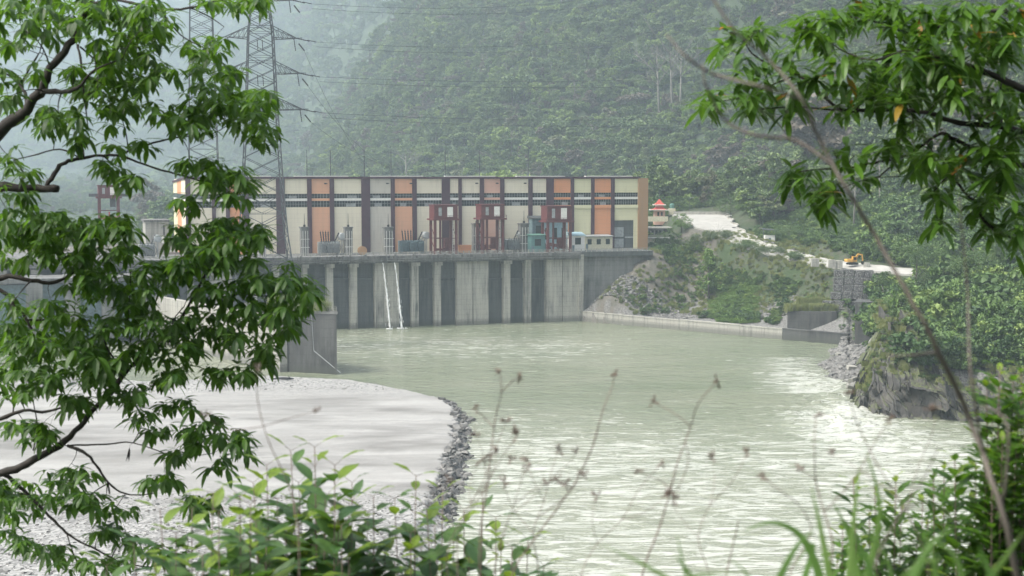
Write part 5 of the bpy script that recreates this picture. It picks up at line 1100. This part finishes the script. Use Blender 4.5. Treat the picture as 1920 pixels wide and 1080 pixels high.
# ---- left tree
T1 = Plant(1); D1 = 9.5
def p1(px,py,r,dz=0): v = atY(px,py,D1+dz); return (v.x,v.y,v.z,r)
tx = -5.2
T1b = [
 [(-260,420,.10,.3),(-100,330,.075,.2),(0,245,.055,0),(50,205,.048,0),(78,165,.042,-.1),(95,128,.036,-.1),(130,85,.032,0),(155,40,.028,.1),(172,-20,.022,.2),(190,-90,.014,.2)],
 [(78,172,.022,-.1),(115,172,.020,-.3),(145,165,.016,-.5),(180,130,.008,-.6),(230,110,.005,-.7)],
 [(-260,420,.07,.3),(-60,356,.044,.1),(30,352,.038,0),(70,352,.036,0),(107,352,.033,-.05)],
 [(88,348,.022,0),(105,320,.02,.1),(122,305,.018,.1),(150,297,.014,.2),(185,292,.013,.2),(222,292,.012,.2),(255,303,.010,.2),(290,315,.009,.2),(345,330,.008,.1),(382,342,.007,0),(430,364,.004,0)],
 [(222,292,.010,.2),(265,275,.009,.3),(310,262,.008,.3),(350,256,.006,.3),(400,250,.004,.3),(440,225,.003,.3)],
 [(150,297,.008,.2),(112,280,.007,.3),(60,292,.006,.3),(25,300,.004,.3)],
 [(50,205,.016,0),(48,180,.014,.3),(38,160,.012,.4),(15,140,.008,.4),(-20,130,.006,.4)],
 [(38,160,.010,.4),(62,118,.009,.5),(75,98,.006,.5)],
 [(165,10,.016,.2),(215,0,.014,.1),(255,8,.013,0),(290,18,.012,0),(330,18,.011,0),(370,12,.008,0),(430,-5,.005,0),(490,-10,.003,0)],
 [(300,18,.008,0),(320,45,.006,-.1),(345,70,.005,-.1),(380,88,.003,-.1)],
 [(355,14,.006,0),(390,30,.005,.2),(420,50,.003,.2)],
 [(145,85,.012,0),(152,120,.010,-.2),(158,180,.007,-.3),(165,240,.004,-.3)],
 [(150,88,.008,0),(180,112,.007,.2),(215,130,.006,.3),(260,140,.004,.3)],
 [(-260,650,.07,.3),(-80,560,.04,.1),(0,520,.026,0),(60,525,.02,0),(95,530,.016,0),(130,515,.013,0),(165,480,.010,0),(190,460,.008,0),(235,425,.005,0)],
 [(-80,520,.03,.1),(0,545,.02,.1),(28,570,.016,.1),(48,598,.014,.1),(60,620,.012,.1)],
 [(50,600,.010,.1),(85,600,.009,.2),(115,600,.007,.2),(140,590,.005,.2)],
 [(-260,960,.07,.2),(-100,915,.05,.1),(0,888,.036,0),(50,870,.032,0),(110,835,.028,0),(150,800,.024,0),(175,768,.022,0),(210,735,.020,0),(235,700,.018,0),(265,670,.016,0),(305,645,.015,0),(335,605,.013,0),(360,560,.012,0),(385,515,.010,0),(405,470,.008,0),(412,440,.005,0)],
 [(235,700,.012,0),(205,660,.009,-.1),(190,620,.006,-.2)],
 [(350,578,.009,0),(400,572,.008,.1),(432,558,.007,.1),(455,550,.006,.1),(500,555,.005,.1),(545,530,.003,.1)],
 [(245,510,.006,0),(243,560,.006,0),(240,620,.005,0),(252,665,.004,0)],
 [(318,640,.007,0),(325,600,.006,.2),(345,575,.005,.2)],
 [(425,640,.004,0),(440,620,.004,0),(470,600,.003,0)],
 [(128,835,.014,0),(163,852,.012,-.1),(185,880,.011,-.1),(212,913,.009,-.1),(245,928,.007,-.1),(290,925,.004,-.1)],
 [(130,835,.008,0),(200,833,.007,.1),(250,830,.006,.1),(330,855,.004,.1),(400,850,.003,.1)],
 [(10,890,.022,0),(45,920,.018,.1),(75,950,.014,.1),(110,985,.012,.1),(140,1010,.010,.1),(190,1035,.008,.1),(230,1055,.007,.1),(290,1063,.005,.1),(340,1050,.003,.1)],
 [(125,1000,.006,.1),(140,1045,.005,.1),(160,1095,.004,.1)],
 [(-60,800,.026,.1),(0,785,.02,.1),(45,770,.016,.1),(90,772,.012,.1),(140,755,.008,.1),(170,745,.006,.1)],
 [(205,735,.01,0),(235,695,.009,.3),(270,680,.007,.3),(330,660,.004,.3)],
 [(62,845,.007,.0),(70,800,.006,.1),(60,740,.004,.1)],
 [(-40,700,.014,.2),(0,690,.01,.2),(40,650,.008,.2),(90,640,.005,.2)],
]
trunkx = atY(-260,600,D1+.3).x
T1.wood.tube([(trunkx+.15,D1+.3,41.5),(trunkx,D1+.3,47),(trunkx-.1,D1+.35,50),(trunkx-.05,D1+.3,53),(trunkx+.1,D1+.3,56)],[.24,.2,.17,.13,.08],12)
for b in T1b: T1.branch([p1(a,b2,r*.78,dz) for a,b2,r,dz in b])
E1 = """60 18 70 28 12;150 20 80 30 14;240 28 90 35 12;210 70 60 28 8;40 60 50 40 7;95 60 70 25 7;285 60 40 38 6;245 100 60 35 9;230 120 50 30 8;290 55 25 20 3;435 5 60 18 7;485 15 22 15 4;390 92 45 22 6;380 125 35 26 5;425 142 25 12 3;300 140 40 25 6;
170 150 55 32 11;200 180 60 38 13;255 160 35 26 6;10 95 20 15 2;20 140 25 30 3;65 140 15 15 2;15 190 18 26 3;400 190 80 28 15;470 190 45 26 10;440 228 65 28 11;492 258 22 18 5;330 210 50 28 7;360 240 50 22 7;110 230 50 28 8;120 252 50 22 6;225 222 36 26 6;240 285 40 22 4;15 300 18 26 4;45 335 25 16 3;150 275 18 12 2;
215 322 28 16 5;248 340 18 16 3;355 308 25 10 3;402 318 22 13 4;430 345 46 24 8;452 372 36 22 5;388 345 26 18 3;350 388 20 16 3;30 370 45 18 4;60 418 85 28 11;110 438 70 33 11;40 460 60 38 11;180 430 60 22 7;240 425 26 18 4;130 478 66 28 10;222 480 28 18 3;232 468 22 13 2;
372 452 56 28 9;440 440 56 28 9;478 450 22 16 4;402 482 56 24 8;352 502 36 18 5;440 500 46 18 5;300 520 60 28 10;200 520 60 28 8;250 560 60 24 8;150 560 40 28 5;400 552 50 22 6;480 540 48 22 6;538 530 36 28 7;572 550 20 22 5;500 580 48 22 7;532 608 22 26 5;430 600 50 22 6;352 610 60 28 8;250 602 60 22 8;150 620 60 28 8;20 580 22 18 3;50 640 60 28 7;120 660 60 28 8;200 660 50 28 7;320 660 60 28 7;420 640 50 22 6;480 650 40 22 4;495 678 20 20 3;
60 662 60 18 5;30 700 30 18 3;110 700 30 18 3;200 690 48 22 6;312 700 38 28 6;142 758 25 14 3;82 815 18 16 3;30 808 22 14 3;140 770 28 18 3;270 785 28 18 4;300 812 22 14 3;352 828 38 18 5;392 800 28 13 4;432 828 32 14 5;330 858 18 14 3;410 880 18 16 2;462 850 12 12 2;120 918 58 32 9;160 950 28 22 4;30 925 46 28 6;100 1038 32 14 3;50 1030 20 14 3;190 1000 28 18 4;240 1020 18 14 3;300 908 32 14 5;372 948 26 18 4;200 1066 38 14 4;300 1040 46 22 4;15 620 30 22 5;90 590 45 20 5;300 650 60 24 6;20 740 30 20 3;70 720 40 20 4;60 830 34 14 3;15 960 30 22 4;60 950 40 20 4;150 900 34 16 3;230 960 34 16 3;20 1010 26 18 3;130 1062 40 14 3;240 745 40 20 4;340 765 34 16 3;180 720 40 16 4;400 710 34 16 3;560 590 18 18 2;450 700 30 14 3"""
tips_ = []
for e in E1.replace('\n','').split(';'):
    cx,cy_,rx,ry,n = map(float,e.split()); n = int(round(n*(2.4 if cy_ < 400 else 3.4 if cy_ < 780 else 2.8)))
    c = atY(cx,cy_-8,D1+T1.rr.uniform(-.4,.5)); T1.twig(c,.006)
    for k in range(n):
        a = T1.rr.uniform(0,6.28); q = math.sqrt(T1.rr.random()); v = atY(cx+rx*q*math.cos(a),cy_-10+ry*q*math.sin(a),D1+T1.rr.uniform(-.7,.7)); tips_.append(v)
T1.rr.shuffle(tips_)
for v in tips_:
    d = T1.twig(v,.0035); k = T1.rr.choice((5,6,7,7)); az0 = math.atan2(d.y,d.x)+T1.rr.uniform(-.6,.6); sz_ = T1.rr.uniform(.6,1.25)
    for j in range(k):
        az = az0+(j-(k-1)/2)*T1.rr.uniform(.55,.8); el = T1.rr.uniform(-.9,.45)
        dd = Vector((math.cos(az)*math.cos(el),math.sin(az)*math.cos(el),math.sin(el)))
        st = v+dd*.012; leaf(T1.lf,st,dd,Vector((0,0,1)),.120*sz_*T1.rr.uniform(.7,1.15),.040*sz_,T1.rr.uniform(.2,1.5),rr=T1.rr)
ro_ = thing('overhanging_tree','dark green leafy tree with drooping leaf clusters filling the left side of the view','tree',(trunkx,D1+.3,42.5))
def finish(plant,root,wm_,lm_,names=('trunk','crown')):
    off = Vector(root.location); inv = -off
    for mbx,nm,mt in ((plant.wood,names[0],wm_),(plant.lf,names[1],lm_)):
        if not mbx.v: continue
        mbx.v = [(v[0]-off.x,v[1]-off.y,v[2]-off.z) for v in mbx.v]; mbx.build(nm,mt,root,nm == names[0])
# dead curled leaves hanging
dead = MB()
for px,py in ((243,852),(201,916),(462,868),(350,395)):
    v = atY(px,py,D1)
    for k in range(3): leaf(dead,v+Vector((0,0,.05)),Vector((T1.rr.uniform(-.3,.3),T1.rr.uniform(-.3,.3),-1)),Vector((1,0,0)),.10,.035,.3,rr=T1.rr)
    T1.twig(v+Vector((0,0,.05)),.0015)
finish(T1,ro_,DKB,FL)
dead.v = [tuple(Vector(v)-Vector(ro_.location)) for v in dead.v]; dead.build('withered_leaves',DKB,ro_)
# ---- right tree
T2 = Plant(2); D2 = 7.5
def p2(px,py,r,dz=0): v = atY(px,py,D2+dz); return (v.x,v.y,v.z,r)
T2b = [
 [(2150,260,.05,.2),(1985,195,.026,.1),(1925,168,.020,0),(1875,148,.018,0),(1830,130,.016,0),(1790,118,.014,0),(1740,104,.011,0),(1690,98,.009,0),(1640,112,.006,0),(1590,100,.004,.1),(1540,70,.003,.1)],
 [(2150,300,.05,.2),(1985,260,.022,.1),(1925,248,.018,0),(1870,238,.016,0),(1800,230,.014,0),(1740,212,.012,0),(1690,205,.011,0),(1640,207,.011,0),(1585,206,.010,0),(1555,190,.008,0),(1520,158,.007,0),(1490,138,.006,0),(1440,120,.005,0),(1410,100,.004,0),(1398,82,.003,0)],
 [(1490,142,.005,0),(1450,158,.004,.1),(1400,180,.003,.1),(1350,190,.002,.1)],
 [(1640,207,.006,0),(1560,206,.005,-.1),(1490,200,.004,-.1),(1420,205,.003,-.1)],
 [(2150,380,.05,.2),(1985,330,.020,.1),(1925,312,.016,0),(1880,298,.014,0),(1835,280,.012,0),(1790,262,.011,0),(1765,250,.010,0),(1725,275,.008,0),(1690,295,.007,0),(1640,305,.006,0),(1590,315,.005,0),(1530,318,.004,0),(1480,325,.003,0)],
 [(1690,295,.005,0),(1655,325,.004,0),(1645,332,.004,0),(1605,342,.003,0),(1560,365,.003,0),(1530,400,.002,0)],
 [(1645,332,.003,0),(1660,332,.002,0),(1700,330,.0015,0)],
 [(2150,520,.05,.2),(1990,470,.018,.1),(1930,452,.012,0),(1890,440,.010,0),(1850,420,.009,0),(1830,385,.008,0),(1800,350,.007,0),(1780,330,.005,0),(1750,360,.003,0)],
 [(1925,30,.014,0),(1870,20,.012,0),(1820,25,.010,0),(1760,50,.008,0),(1700,60,.006,0),(1640,40,.004,0),(1580,30,.003,0)],
 [(2100,40,.03,.1),(1925,30,.016,0)],
 [(1880,148,.009,0),(1878,110,.008,0),(1890,60,.006,0)],
 [(1880,238,.007,0),(1875,190,.006,.2),(1878,150,.005,.2)],
 [(1785,330,.004,0),(1820,300,.004,0),(1890,300,.003,0)],
 [(1890,440,.005,0),(1915,470,.004,0),(1925,500,.003,0)],
 [(1740,104,.006,0),(1700,80,.005,.2),(1660,60,.003,.2)],[(1700,205,.006,0),(1690,150,.004,.2),(1660,120,.003,.2)],
]
tx2 = atY(2150,400,D2+.2).x
T2.wood.tube([(tx2+.2,D2+.2,43),(tx2,D2+.2,48),(tx2-.05,D2+.2,51),(tx2,D2+.2,54.5)],[.16,.13,.11,.06],12)
for b in T2b: T2.branch([p2(a,b2,r,dz) for a,b2,r,dz in b])
E2 = """1520 48 45 28 6;1580 28 50 28 7;1650 35 60 34 10;1720 55 60 38 10;1800 35 70 36 12;1885 35 45 38 8;1560 98 45 28 6;1620 130 48 28 7;1700 130 58 34 9;1780 108 58 36 8;1860 110 48 36 8;1372 62 20 12 3;1412 60 20 12 3;1452 78 28 18 4;1358 102 18 13 3;1335 180 25 12 4;1325 215 15 16 3;1382 190 32 22 5;1412 215 26 12 3;1442 192 22 18 4;1482 200 22 18 4;1490 160 28 18 4;1412 150 26 16 3;1462 112 26 18 3;
1560 160 38 24 6;1590 222 28 12 4;1640 182 48 24 6;1702 190 48 24 7;1712 240 28 14 3;1762 182 46 36 8;1832 182 48 36 8;1892 200 26 36 5;1565 285 22 10 2;1482 328 18 12 3;1475 362 14 16 2;1505 325 22 14 3;1540 375 26 16 4;1562 348 26 14 3;1602 292 26 16 3;1622 350 16 10 2;1662 282 38 18 4;1542 392 26 10 3;1722 320 28 18 3;1752 290 38 26 5;1822 280 48 28 7;1882 290 38 28 5;1750 378 22 26 4;1760 425 20 12 2;1842 360 38 28 6;1900 370 18 28 4;1872 432 26 20 4;1902 462 14 16 2;1842 400 30 20 3;1885 335 30 26 5;1905 250 18 30 5;1800 325 28 16 4;1860 70 50 30 6;1750 140 40 26 5;1915 420 14 30 4"""
tips_ = []
for e in E2.replace('\n','').split(';'):
    cx,cy_,rx,ry,n = map(float,e.split()); c = atY(cx,cy_,D2+T2.rr.uniform(-.3,.4)); T2.twig(c,.0045)
    for k in range(int(round(n*(1.7 if cx < 1640 else 2.3)))):
        a = T2.rr.uniform(0,6.28); q = math.sqrt(T2.rr.random()); tips_.append(atY(cx+rx*q*math.cos(a),cy_+ry*q*math.sin(a)-6,D2+T2.rr.uniform(-.6,.6)))
T2.rr.shuffle(tips_); yl = MB()
for v in tips_:
    d = T2.twig(v,.0028); k = T2.rr.choice((4,5,6,7)); az0 = math.atan2(d.y,d.x); sz_ = T2.rr.uniform(.8,1.2)
    for j in range(k):
        st = v-d*(k-j)*.014; az = az0+(1 if j%2 else -1)*T2.rr.uniform(.3,1.3); el = T2.rr.uniform(-.8,.6)
        dd = Vector((math.cos(az)*math.cos(el),math.sin(az)*math.cos(el),math.sin(el)))
        leaf(yl if T2.rr.random() < .01 else T2.lf,st,dd,Vector((0,0,1)),.145*sz_*T2.rr.uniform(.7,1.15),.038*sz_,T2.rr.uniform(.0,1.1),rr=T2.rr)
ro2 = thing('overhanging_tree','brighter green tree branch with a few orange leaves reaching in from the upper right','tree',(tx2,D2+.2,44))
finish(T2,ro2,DKB,FR); yl.v = [tuple(Vector(v)-Vector(ro2.location)) for v in yl.v]; yl.build('orange_leaves',FRY,ro2)
# ---- shrubs in front
def stem_shrub(name,label,tips,Y,base_py,seed,lsz,lw,mats,spread=.4,step=.03,cover=.6,droopy=.5,cat='shrub',jit=.3,young=True):
    rr_ = random.Random(seed); wood = MB(); lf = MB(); yg = MB(); bx_ = sum(t[0] for t in tips)/len(tips); b0 = atY(bx_,base_py,Y)
    root = thing(name,label,cat,(b0.x,Y,cz_near(b0.x,Y)))
    zf = cz_near(b0.x,Y)
    for (tx_,ty_) in tips:
        Yt = Y+rr_.uniform(-jit,jit); tip = atY(tx_,ty_,Yt); st = Vector((b0.x+(tip.x-b0.x)*.35+rr_.uniform(-.1,.1),Y+rr_.uniform(-.1,.1),zf)); mid = st.lerp(tip,.55)+Vector((rr_.uniform(-.06,.06),rr_.uniform(-.06,.06),.05))
        pts = []; n = 14
        for i in range(n+1):
            t = i/n; pts.append((1-t)**2*st+2*t*(1-t)*mid+t*t*tip)
        L_tot = sum((pts[i+1]-pts[i]).length for i in range(n)); wood.tube(pts,[.006*(1-t/n)+.0016 for t in range(n+1)],5)
        m_ = int(L_tot*cover/step); 
        for i in range(m_):
            t = 1-(i/m_)*cover; idx_ = min(n-1,int(t*n)); p = pts[idx_].lerp(pts[idx_+1],t*n-idx_); ax = (pts[idx_+1]-pts[idx_]).normalized()
            for sgn in (0,math.pi):
                az = i*1.3+sgn+rr_.uniform(-.4,.4); dd = Vector((math.cos(az),math.sin(az),rr_.uniform(-.1,.6))); dd = dd+ax*.4
                s_ = lsz*rr_.uniform(.6,1.15)*(.45+.55*min(1,i/4)); pet = p+dd.normalized()*lsz*.15; wood.tube([p,pet],.001,3,cap=False)
                tgt = yg if (young and i < 2 and rr_.random() < .7) or rr_.random() < .05 else lf
                leaf(tgt,pet,dd,Vector((0,0,1)),s_,s_*lw,droopy*rr_.uniform(.4,1.5),rr=rr_,wave=.0012)
    off = Vector(root.location)
    for mbx,nm,mt in ((wood,'stems',mats[0]),(lf,'leaves',mats[1]),(yg,'young_leaves',mats[2])):
        if mbx.v: mbx.v = [tuple(Vector(v)-off) for v in mbx.v]; mbx.build(nm,mt,root,nm == 'stems')
    return root
stem_shrub('leafy_shrub','broad leaved green shrub at the bottom left, leftmost clump rising over the gravel',[(300,955),(352,1000),(400,925),(440,985),(380,1040),(330,1060),(470,945),(430,1060),(200,1060),(250,1020),(330,1000),(410,960),(450,930),(370,1075),(500,1010),(290,1050),(360,955)],4.6,1500,5,.165,.5,(STK,FS,FSL),step=.078,cover=.5)
stem_shrub('leafy_shrub','tallest broad leaved shrub at the bottom with leaf tips reaching up past the gravel',[(500,872),(545,845),(590,838),(628,872),(560,905),(520,935),(610,930),(660,905),(580,980),(640,985),(540,1020),(690,960),(600,1050),(500,1060),(475,905),(655,945),(450,1010),(560,1060),(700,1020),(535,985),(615,1010),(655,1040),(480,980),(590,920),(635,965),(560,950)],5.0,1500,6,.18,.48,(STK,FS,FSL),step=.078,cover=.5)
stem_shrub('leafy_shrub','broad leaved shrub at the bottom centre below the eroded gravel edge',[(780,892),(740,935),(800,950),(720,1010),(850,985),(905,925),(770,1000),(880,1030),(940,1010),(820,1045),(760,1060),(990,1010),(960,1055),(1020,1060),(700,930),(830,920),(870,955),(930,970),(680,1060),(790,1020),(850,1060),(740,1050),(905,1065),(815,985),(960,1025)],5.1,1500,7,.16,.5,(STK,FS,FSL),step=.078,cover=.5)
stem_shrub('glossy_bush','small leaved glossy bush at the bottom right below the rocky bluff',[(1600,900),(1640,915),(1680,895),(1630,960),(1580,985),(1690,950),(1730,935),(1620,1020),(1570,1045),(1720,1000),(1770,960),(1660,1040),(1760,1040),(1800,1000),(1700,1070),(1560,1075),(1650,985),(1740,975),(1790,1060)],5.0,1500,8,.09,.42,(STK,FR,FSL),step=.026,cover=.5)
stem_shrub('glossy_bush','glossy leaved bush standing up along the right edge beneath the hillside',[(1850,715),(1875,690),(1900,705),(1915,690),(1890,745),(1860,780),(1910,770),(1880,820),(1905,840),(1850,840),(1830,870),(1790,855),(1770,870),(1750,890),(1900,900),(1860,910),(1820,930),(1915,960),(1880,980),(1840,990),(1900,1040),(1860,1060),(1925,730),(1930,800)],4.8,1500,9,.105,.40,(STK,FR,FSL),step=.028,cover=.5)
def rootpts(st,P_):
    d0 = max(.03,(P_[0]-P_[1]).length); L_ = (P_[0]-st).length; dr = (st-P_[0]).normalized(); d = d0; out = []; s = d
    while s < L_*.75: out.append(P_[0]+dr*s); d *= 1.6; s += d
    return [st]+out[::-1]
# ---- dry stalks with seed heads
def stalk(label,pts,Y,r,side=(),heads=True,mat=STK,name='dry_stalk',cat='weed',seed=1,hs=.010,group='dry weed stalks'):
    rr_ = random.Random(seed); b0 = atY(pts[0][0],pts[0][1],Y); zf = cz_near(b0.x,Y); root = thing(name,label,cat,(b0.x,Y,zf),0,group); wood = MB(); hd = MB(); off = Vector(root.location)
    pl = [atY(a,b,Y+rr_.uniform(-.05,.05)) for a,b in pts]; pl = rootpts(Vector((b0.x,Y,zf)),pl)+pl; pl = [p-off for p in pl]
    sm = Plant(seed); sm.branch([(p.x,p.y,p.z,r*(1-.7*i/(len(pl)-1))) for i,p in enumerate(pl)],5,5); 
    for sp2 in side:
        q = [atY(a,b,Y+rr_.uniform(-.1,.1))-off for a,b in sp2]; sm.branch([(p.x,p.y,p.z,r*.45*(1-.5*i/(len(q)-1))) for i,p in enumerate(q)],4,4); 
    for e_ in ([pl[-1]]+[atY(*sp2[-1],Y)-off for sp2 in side] if heads else []):
        hd = MB()
        for k in range(7):
            d = Vector((rr_.gauss(0,1),rr_.gauss(0,1),rr_.gauss(.5,1))).normalized()*hs*rr_.uniform(.8,2); hd.tube([e_,e_+d*.8,e_+d],[.0006,hs*.25,.0005],4)
        hd.build('seed_head',mat,root)
    sm.wood.build('stem',mat,root,True)
    return root
stalk('tall dry stalk with a dark seed head beside the curved edge of the gravel',[(900,1010),(915,900),(928,790),(940,735),(937,700)],3.0,.003,(((940,735),(960,715),(972,708)),((925,800),(905,780),(890,765))),seed=11)
stalk('tall leaning dry stalk at the centre bottom, with forked seed head over the dark water',[(960,1080),(1010,1000),(1075,910),(1110,840),(1130,770),(1148,725),(1152,705)],3.0,.0032,(((1070,915),(1062,905)),),seed=12)
stalk('dry stalk with a bent side twig right of centre above the pale water',[(1205,1075),(1240,980),(1270,870),(1295,800),(1310,755),(1345,715)],2.8,.003,(((1295,800),(1265,775),(1225,755)),((1250,930),(1245,905),(1195,885)),((1285,830),(1290,870),(1262,935))),seed=13)
stalk('thin dry stalk rising through the gravel at the left, hooked near the top',[(560,1010),(545,920),(505,830),(485,760),(480,690)],3.0,.0028,(((490,800),(540,785),(595,770)),((490,800),(430,805),(385,780))),seed=14)
stalk('fine dry stalk by the foot of the gravel edge, topped by a fluffy head',[(860,1000),(900,930),(940,860),(970,815)],3.0,.0022,(((905,915),(925,880),(930,850)),((885,950),(880,910),(905,860))),seed=15,hs=.013)
stalk('short dry stalk right of the fluffy one with two heads',[(930,1050),(955,970),(975,910),(985,865)],3.0,.0022,(((960,965),(1000,930),(1025,905)),((965,945),(1005,915),(1045,900))),seed=16)
stalk('upright dark dry stalk over the foaming water at the right',[(1560,1010),(1545,960),(1530,900),(1527,840),(1530,780)],2.6,.003,(((1530,900),(1500,880)),((1545,960),(1600,900),(1640,830),(1665,790))),seed=17)
stalk('thin dry stalk reaching over the water left of the bottom right bush',[(1480,1080),(1520,1000),(1500,950),(1450,910),(1430,890)],2.6,.0022,(),seed=18)
stalk('feathery forked dry stalk above the bottom centre shrub, left of the fluffy one',[(840,1030),(870,965),(905,905),(925,850),(950,790)],3.2,.0022,(((870,965),(850,930),(845,900)),((890,930),(930,900),(960,860)),((910,890),(905,850),(890,815))),seed=41)
stalk('bushy dry stalk with many side twigs just right of the bottom centre shrub',[(1010,1075),(1000,1000),(1020,940),(1035,880),(1048,845)],3.1,.0022,(((1000,1000),(960,950),(945,905)),((1010,970),(1060,930),(1095,890)),((1020,940),(1000,900),(990,875)),((1030,900),(1065,870),(1080,850))),seed=42)
stalk('dry stalk bending right over the pale water in the centre foreground',[(1090,1078),(1120,1020),(1165,975),(1200,915),(1240,870)],3.0,.0021,(((1120,1020),(1110,970),(1120,930)),((1165,975),(1210,960),(1250,930))),seed=43)
stalk('thin dry stalk with drooping tip left of the grass blades',[(1330,1078),(1310,1010),(1330,950),(1375,900),(1400,850)],2.8,.0021,(((1310,1010),(1270,960),(1255,920)),((1330,950),(1340,900),(1335,860))),seed=44)
stalk('straight dark twig standing alone at the bottom right of centre',[(1362,1080),(1375,1020),(1385,975)],2.9,.0034,(),False,seed=19)
stalk('wispy dry stalks crossing in front of the bluff foot',[(1740,1060),(1700,960),(1650,880),(1610,800),(1590,740)],2.6,.0024,(((1700,960),(1720,880),(1752,800),(1748,770)),((1690,940),(1640,900),(1560,850))),seed=20)
stalk('leaning pale dry stalk over the glossy bush',[(1640,1060),(1690,960),(1730,900),(1760,840)],2.2,.003,(((1690,960),(1740,940),(1800,980)),),False,STG,seed=21)
stalk('long blurred grey stem curving down from the top right to the bottom corner',[(1935,1300),(1905,1080),(1870,930),(1820,790),(1760,660),(1700,545),(1640,440),(1585,350),(1540,270),(1505,190),(1440,110),(1380,60),(1320,-30)],2.3,.0068,(((1760,660),(1710,665),(1660,668)),((1850,880),(1820,700),(1815,560),(1798,370)),((1880,950),(1890,800),(1840,760)),((1562,310),(1490,262),(1420,255),(1360,225),(1325,165),(1318,120)),((1500,185),(1420,160),(1340,140),(1290,110),(1250,65))),False,STG,name='bent_stem',cat='stem',seed=22,group=None)
# ---- grass
def grass(label,blades,Y,seed,W=.014):
    rr_ = random.Random(seed); x0 = sum(b[0][0] for b in blades)/len(blades); b0 = atY(x0,1080,Y); zf = cz_near(b0.x,Y); root = thing('grass_clump',label,'grass',(b0.x,Y,zf),0,'tall grass clumps'); off = Vector(root.location)
    for bl in blades:
        mb = MB(); Yb = Y+rr_.uniform(-.25,.25); a = atY(bl[0][0],bl[0][1],Yb); st = Vector((a.x,Yb,zf)); P_ = [atY(x,y,Yb) for x,y in bl]; P_ = rootpts(st,P_)+P_; P_ = [p-off for p in P_]; out = []
        for i in range(len(P_)-1):
            q0 = P_[max(0,i-1)]; q1 = P_[i]; q2 = P_[i+1]; q3 = P_[min(len(P_)-1,i+2)]
            for k in range(5):
                t = k/5; out.append(.5*((2*q1)+(q2-q0)*t+(2*q0-5*q1+4*q2-q3)*t*t+(3*q1-q0-3*q2+q3)*t**3))
        out.append(P_[-1]); vs = []; n = len(out); mb.tone = rr_.random(); tw = rr_.uniform(-.6,.6)
        for i,p in enumerate(out):
            d = (out[min(i+1,n-1)]-out[max(0,i-1)]).normalized(); sd = d.cross(Vector((math.sin(tw),-math.cos(tw),.3))).normalized(); w_ = W*.5*min(1,(1-i/(n-1))*2.2+.02)*min(1,.4+i/4)
            nn = d.cross(sd); vs += [p-sd*w_+nn*w_*.35,p,p+sd*w_+nn*w_*.35]
        fs = [] 
        for i in range(n-1): a = 3*i; fs += [(a,a+1,a+4,a+3),(a+1,a+2,a+5,a+4)]
        mb.add(vs,fs); mb.build('blade',FG,root,True)
grass('clump of long blurred grass blades at the bottom right, arching over the pale water',[[(1450,1120),(1490,1030),(1530,990)],[(1540,1100),(1505,1010),(1450,980),(1395,995)],[(1560,1120),(1540,1000),(1520,910)],[(1590,1120),(1600,980),(1612,870)],[(1620,1120),(1650,960),(1622,840)],[(1500,1120),(1525,1020),(1490,1060)],[(1610,1100),(1590,1000),(1560,940)],[(1680,1120),(1660,1040),(1612,985)]],2.3,31,.026)
grass('clump of broad blurred grass blades in the bottom right corner under the glossy bush',[[(1700,1120),(1740,1030),(1790,985)],[(1760,1120),(1750,1040),(1730,1000)],[(1810,1120),(1790,1040),(1740,1010)],[(1840,1120),(1890,1040),(1925,990)],[(1650,1120),(1620,1040),(1600,1000)],[(1880,1120),(1850,1060),(1835,1020)],[(1670,1120),(1720,1060),(1760,1050)]],1.9,32,.028)
grass('low grass blades slanting at the bottom edge right of centre',[[(1290,1120),(1210,1060),(1125,1020)],[(1280,1120),(1180,1085),(1140,1075)],[(1330,1120),(1290,1070),(1262,1040)],[(1240,1120),(1300,1080),(1400,1075)],[(1420,1120),(1400,1075),(1370,1050)],[(1300,1130),(1285,1075),(1268,1000)]],2.0,33,.02)
HAZE = 0.00021; HAZETOP = 1100
# ------------------------------------------------------------------ haze
hz = bpy.data.materials.new('haze_air'); hz.use_nodes = True; t_ = hz.node_tree; t_.nodes.remove(t_.nodes['Principled BSDF'])
pv = t_.nodes.new('ShaderNodeVolumePrincipled'); pv.inputs['Density'].default_value = HAZE; pv.inputs['Color'].default_value = (.75,.90,1.0,1); pv.inputs['Anisotropy'].default_value = .2
t_.links.new(pv.outputs[0],t_.nodes['Material Output'].inputs['Volume'])
mb = MB(); mb.box(-3300,3300,-300,6500,-8,HAZETOP); o = mb.build('haze',hz); tag(o,kind='stuff')
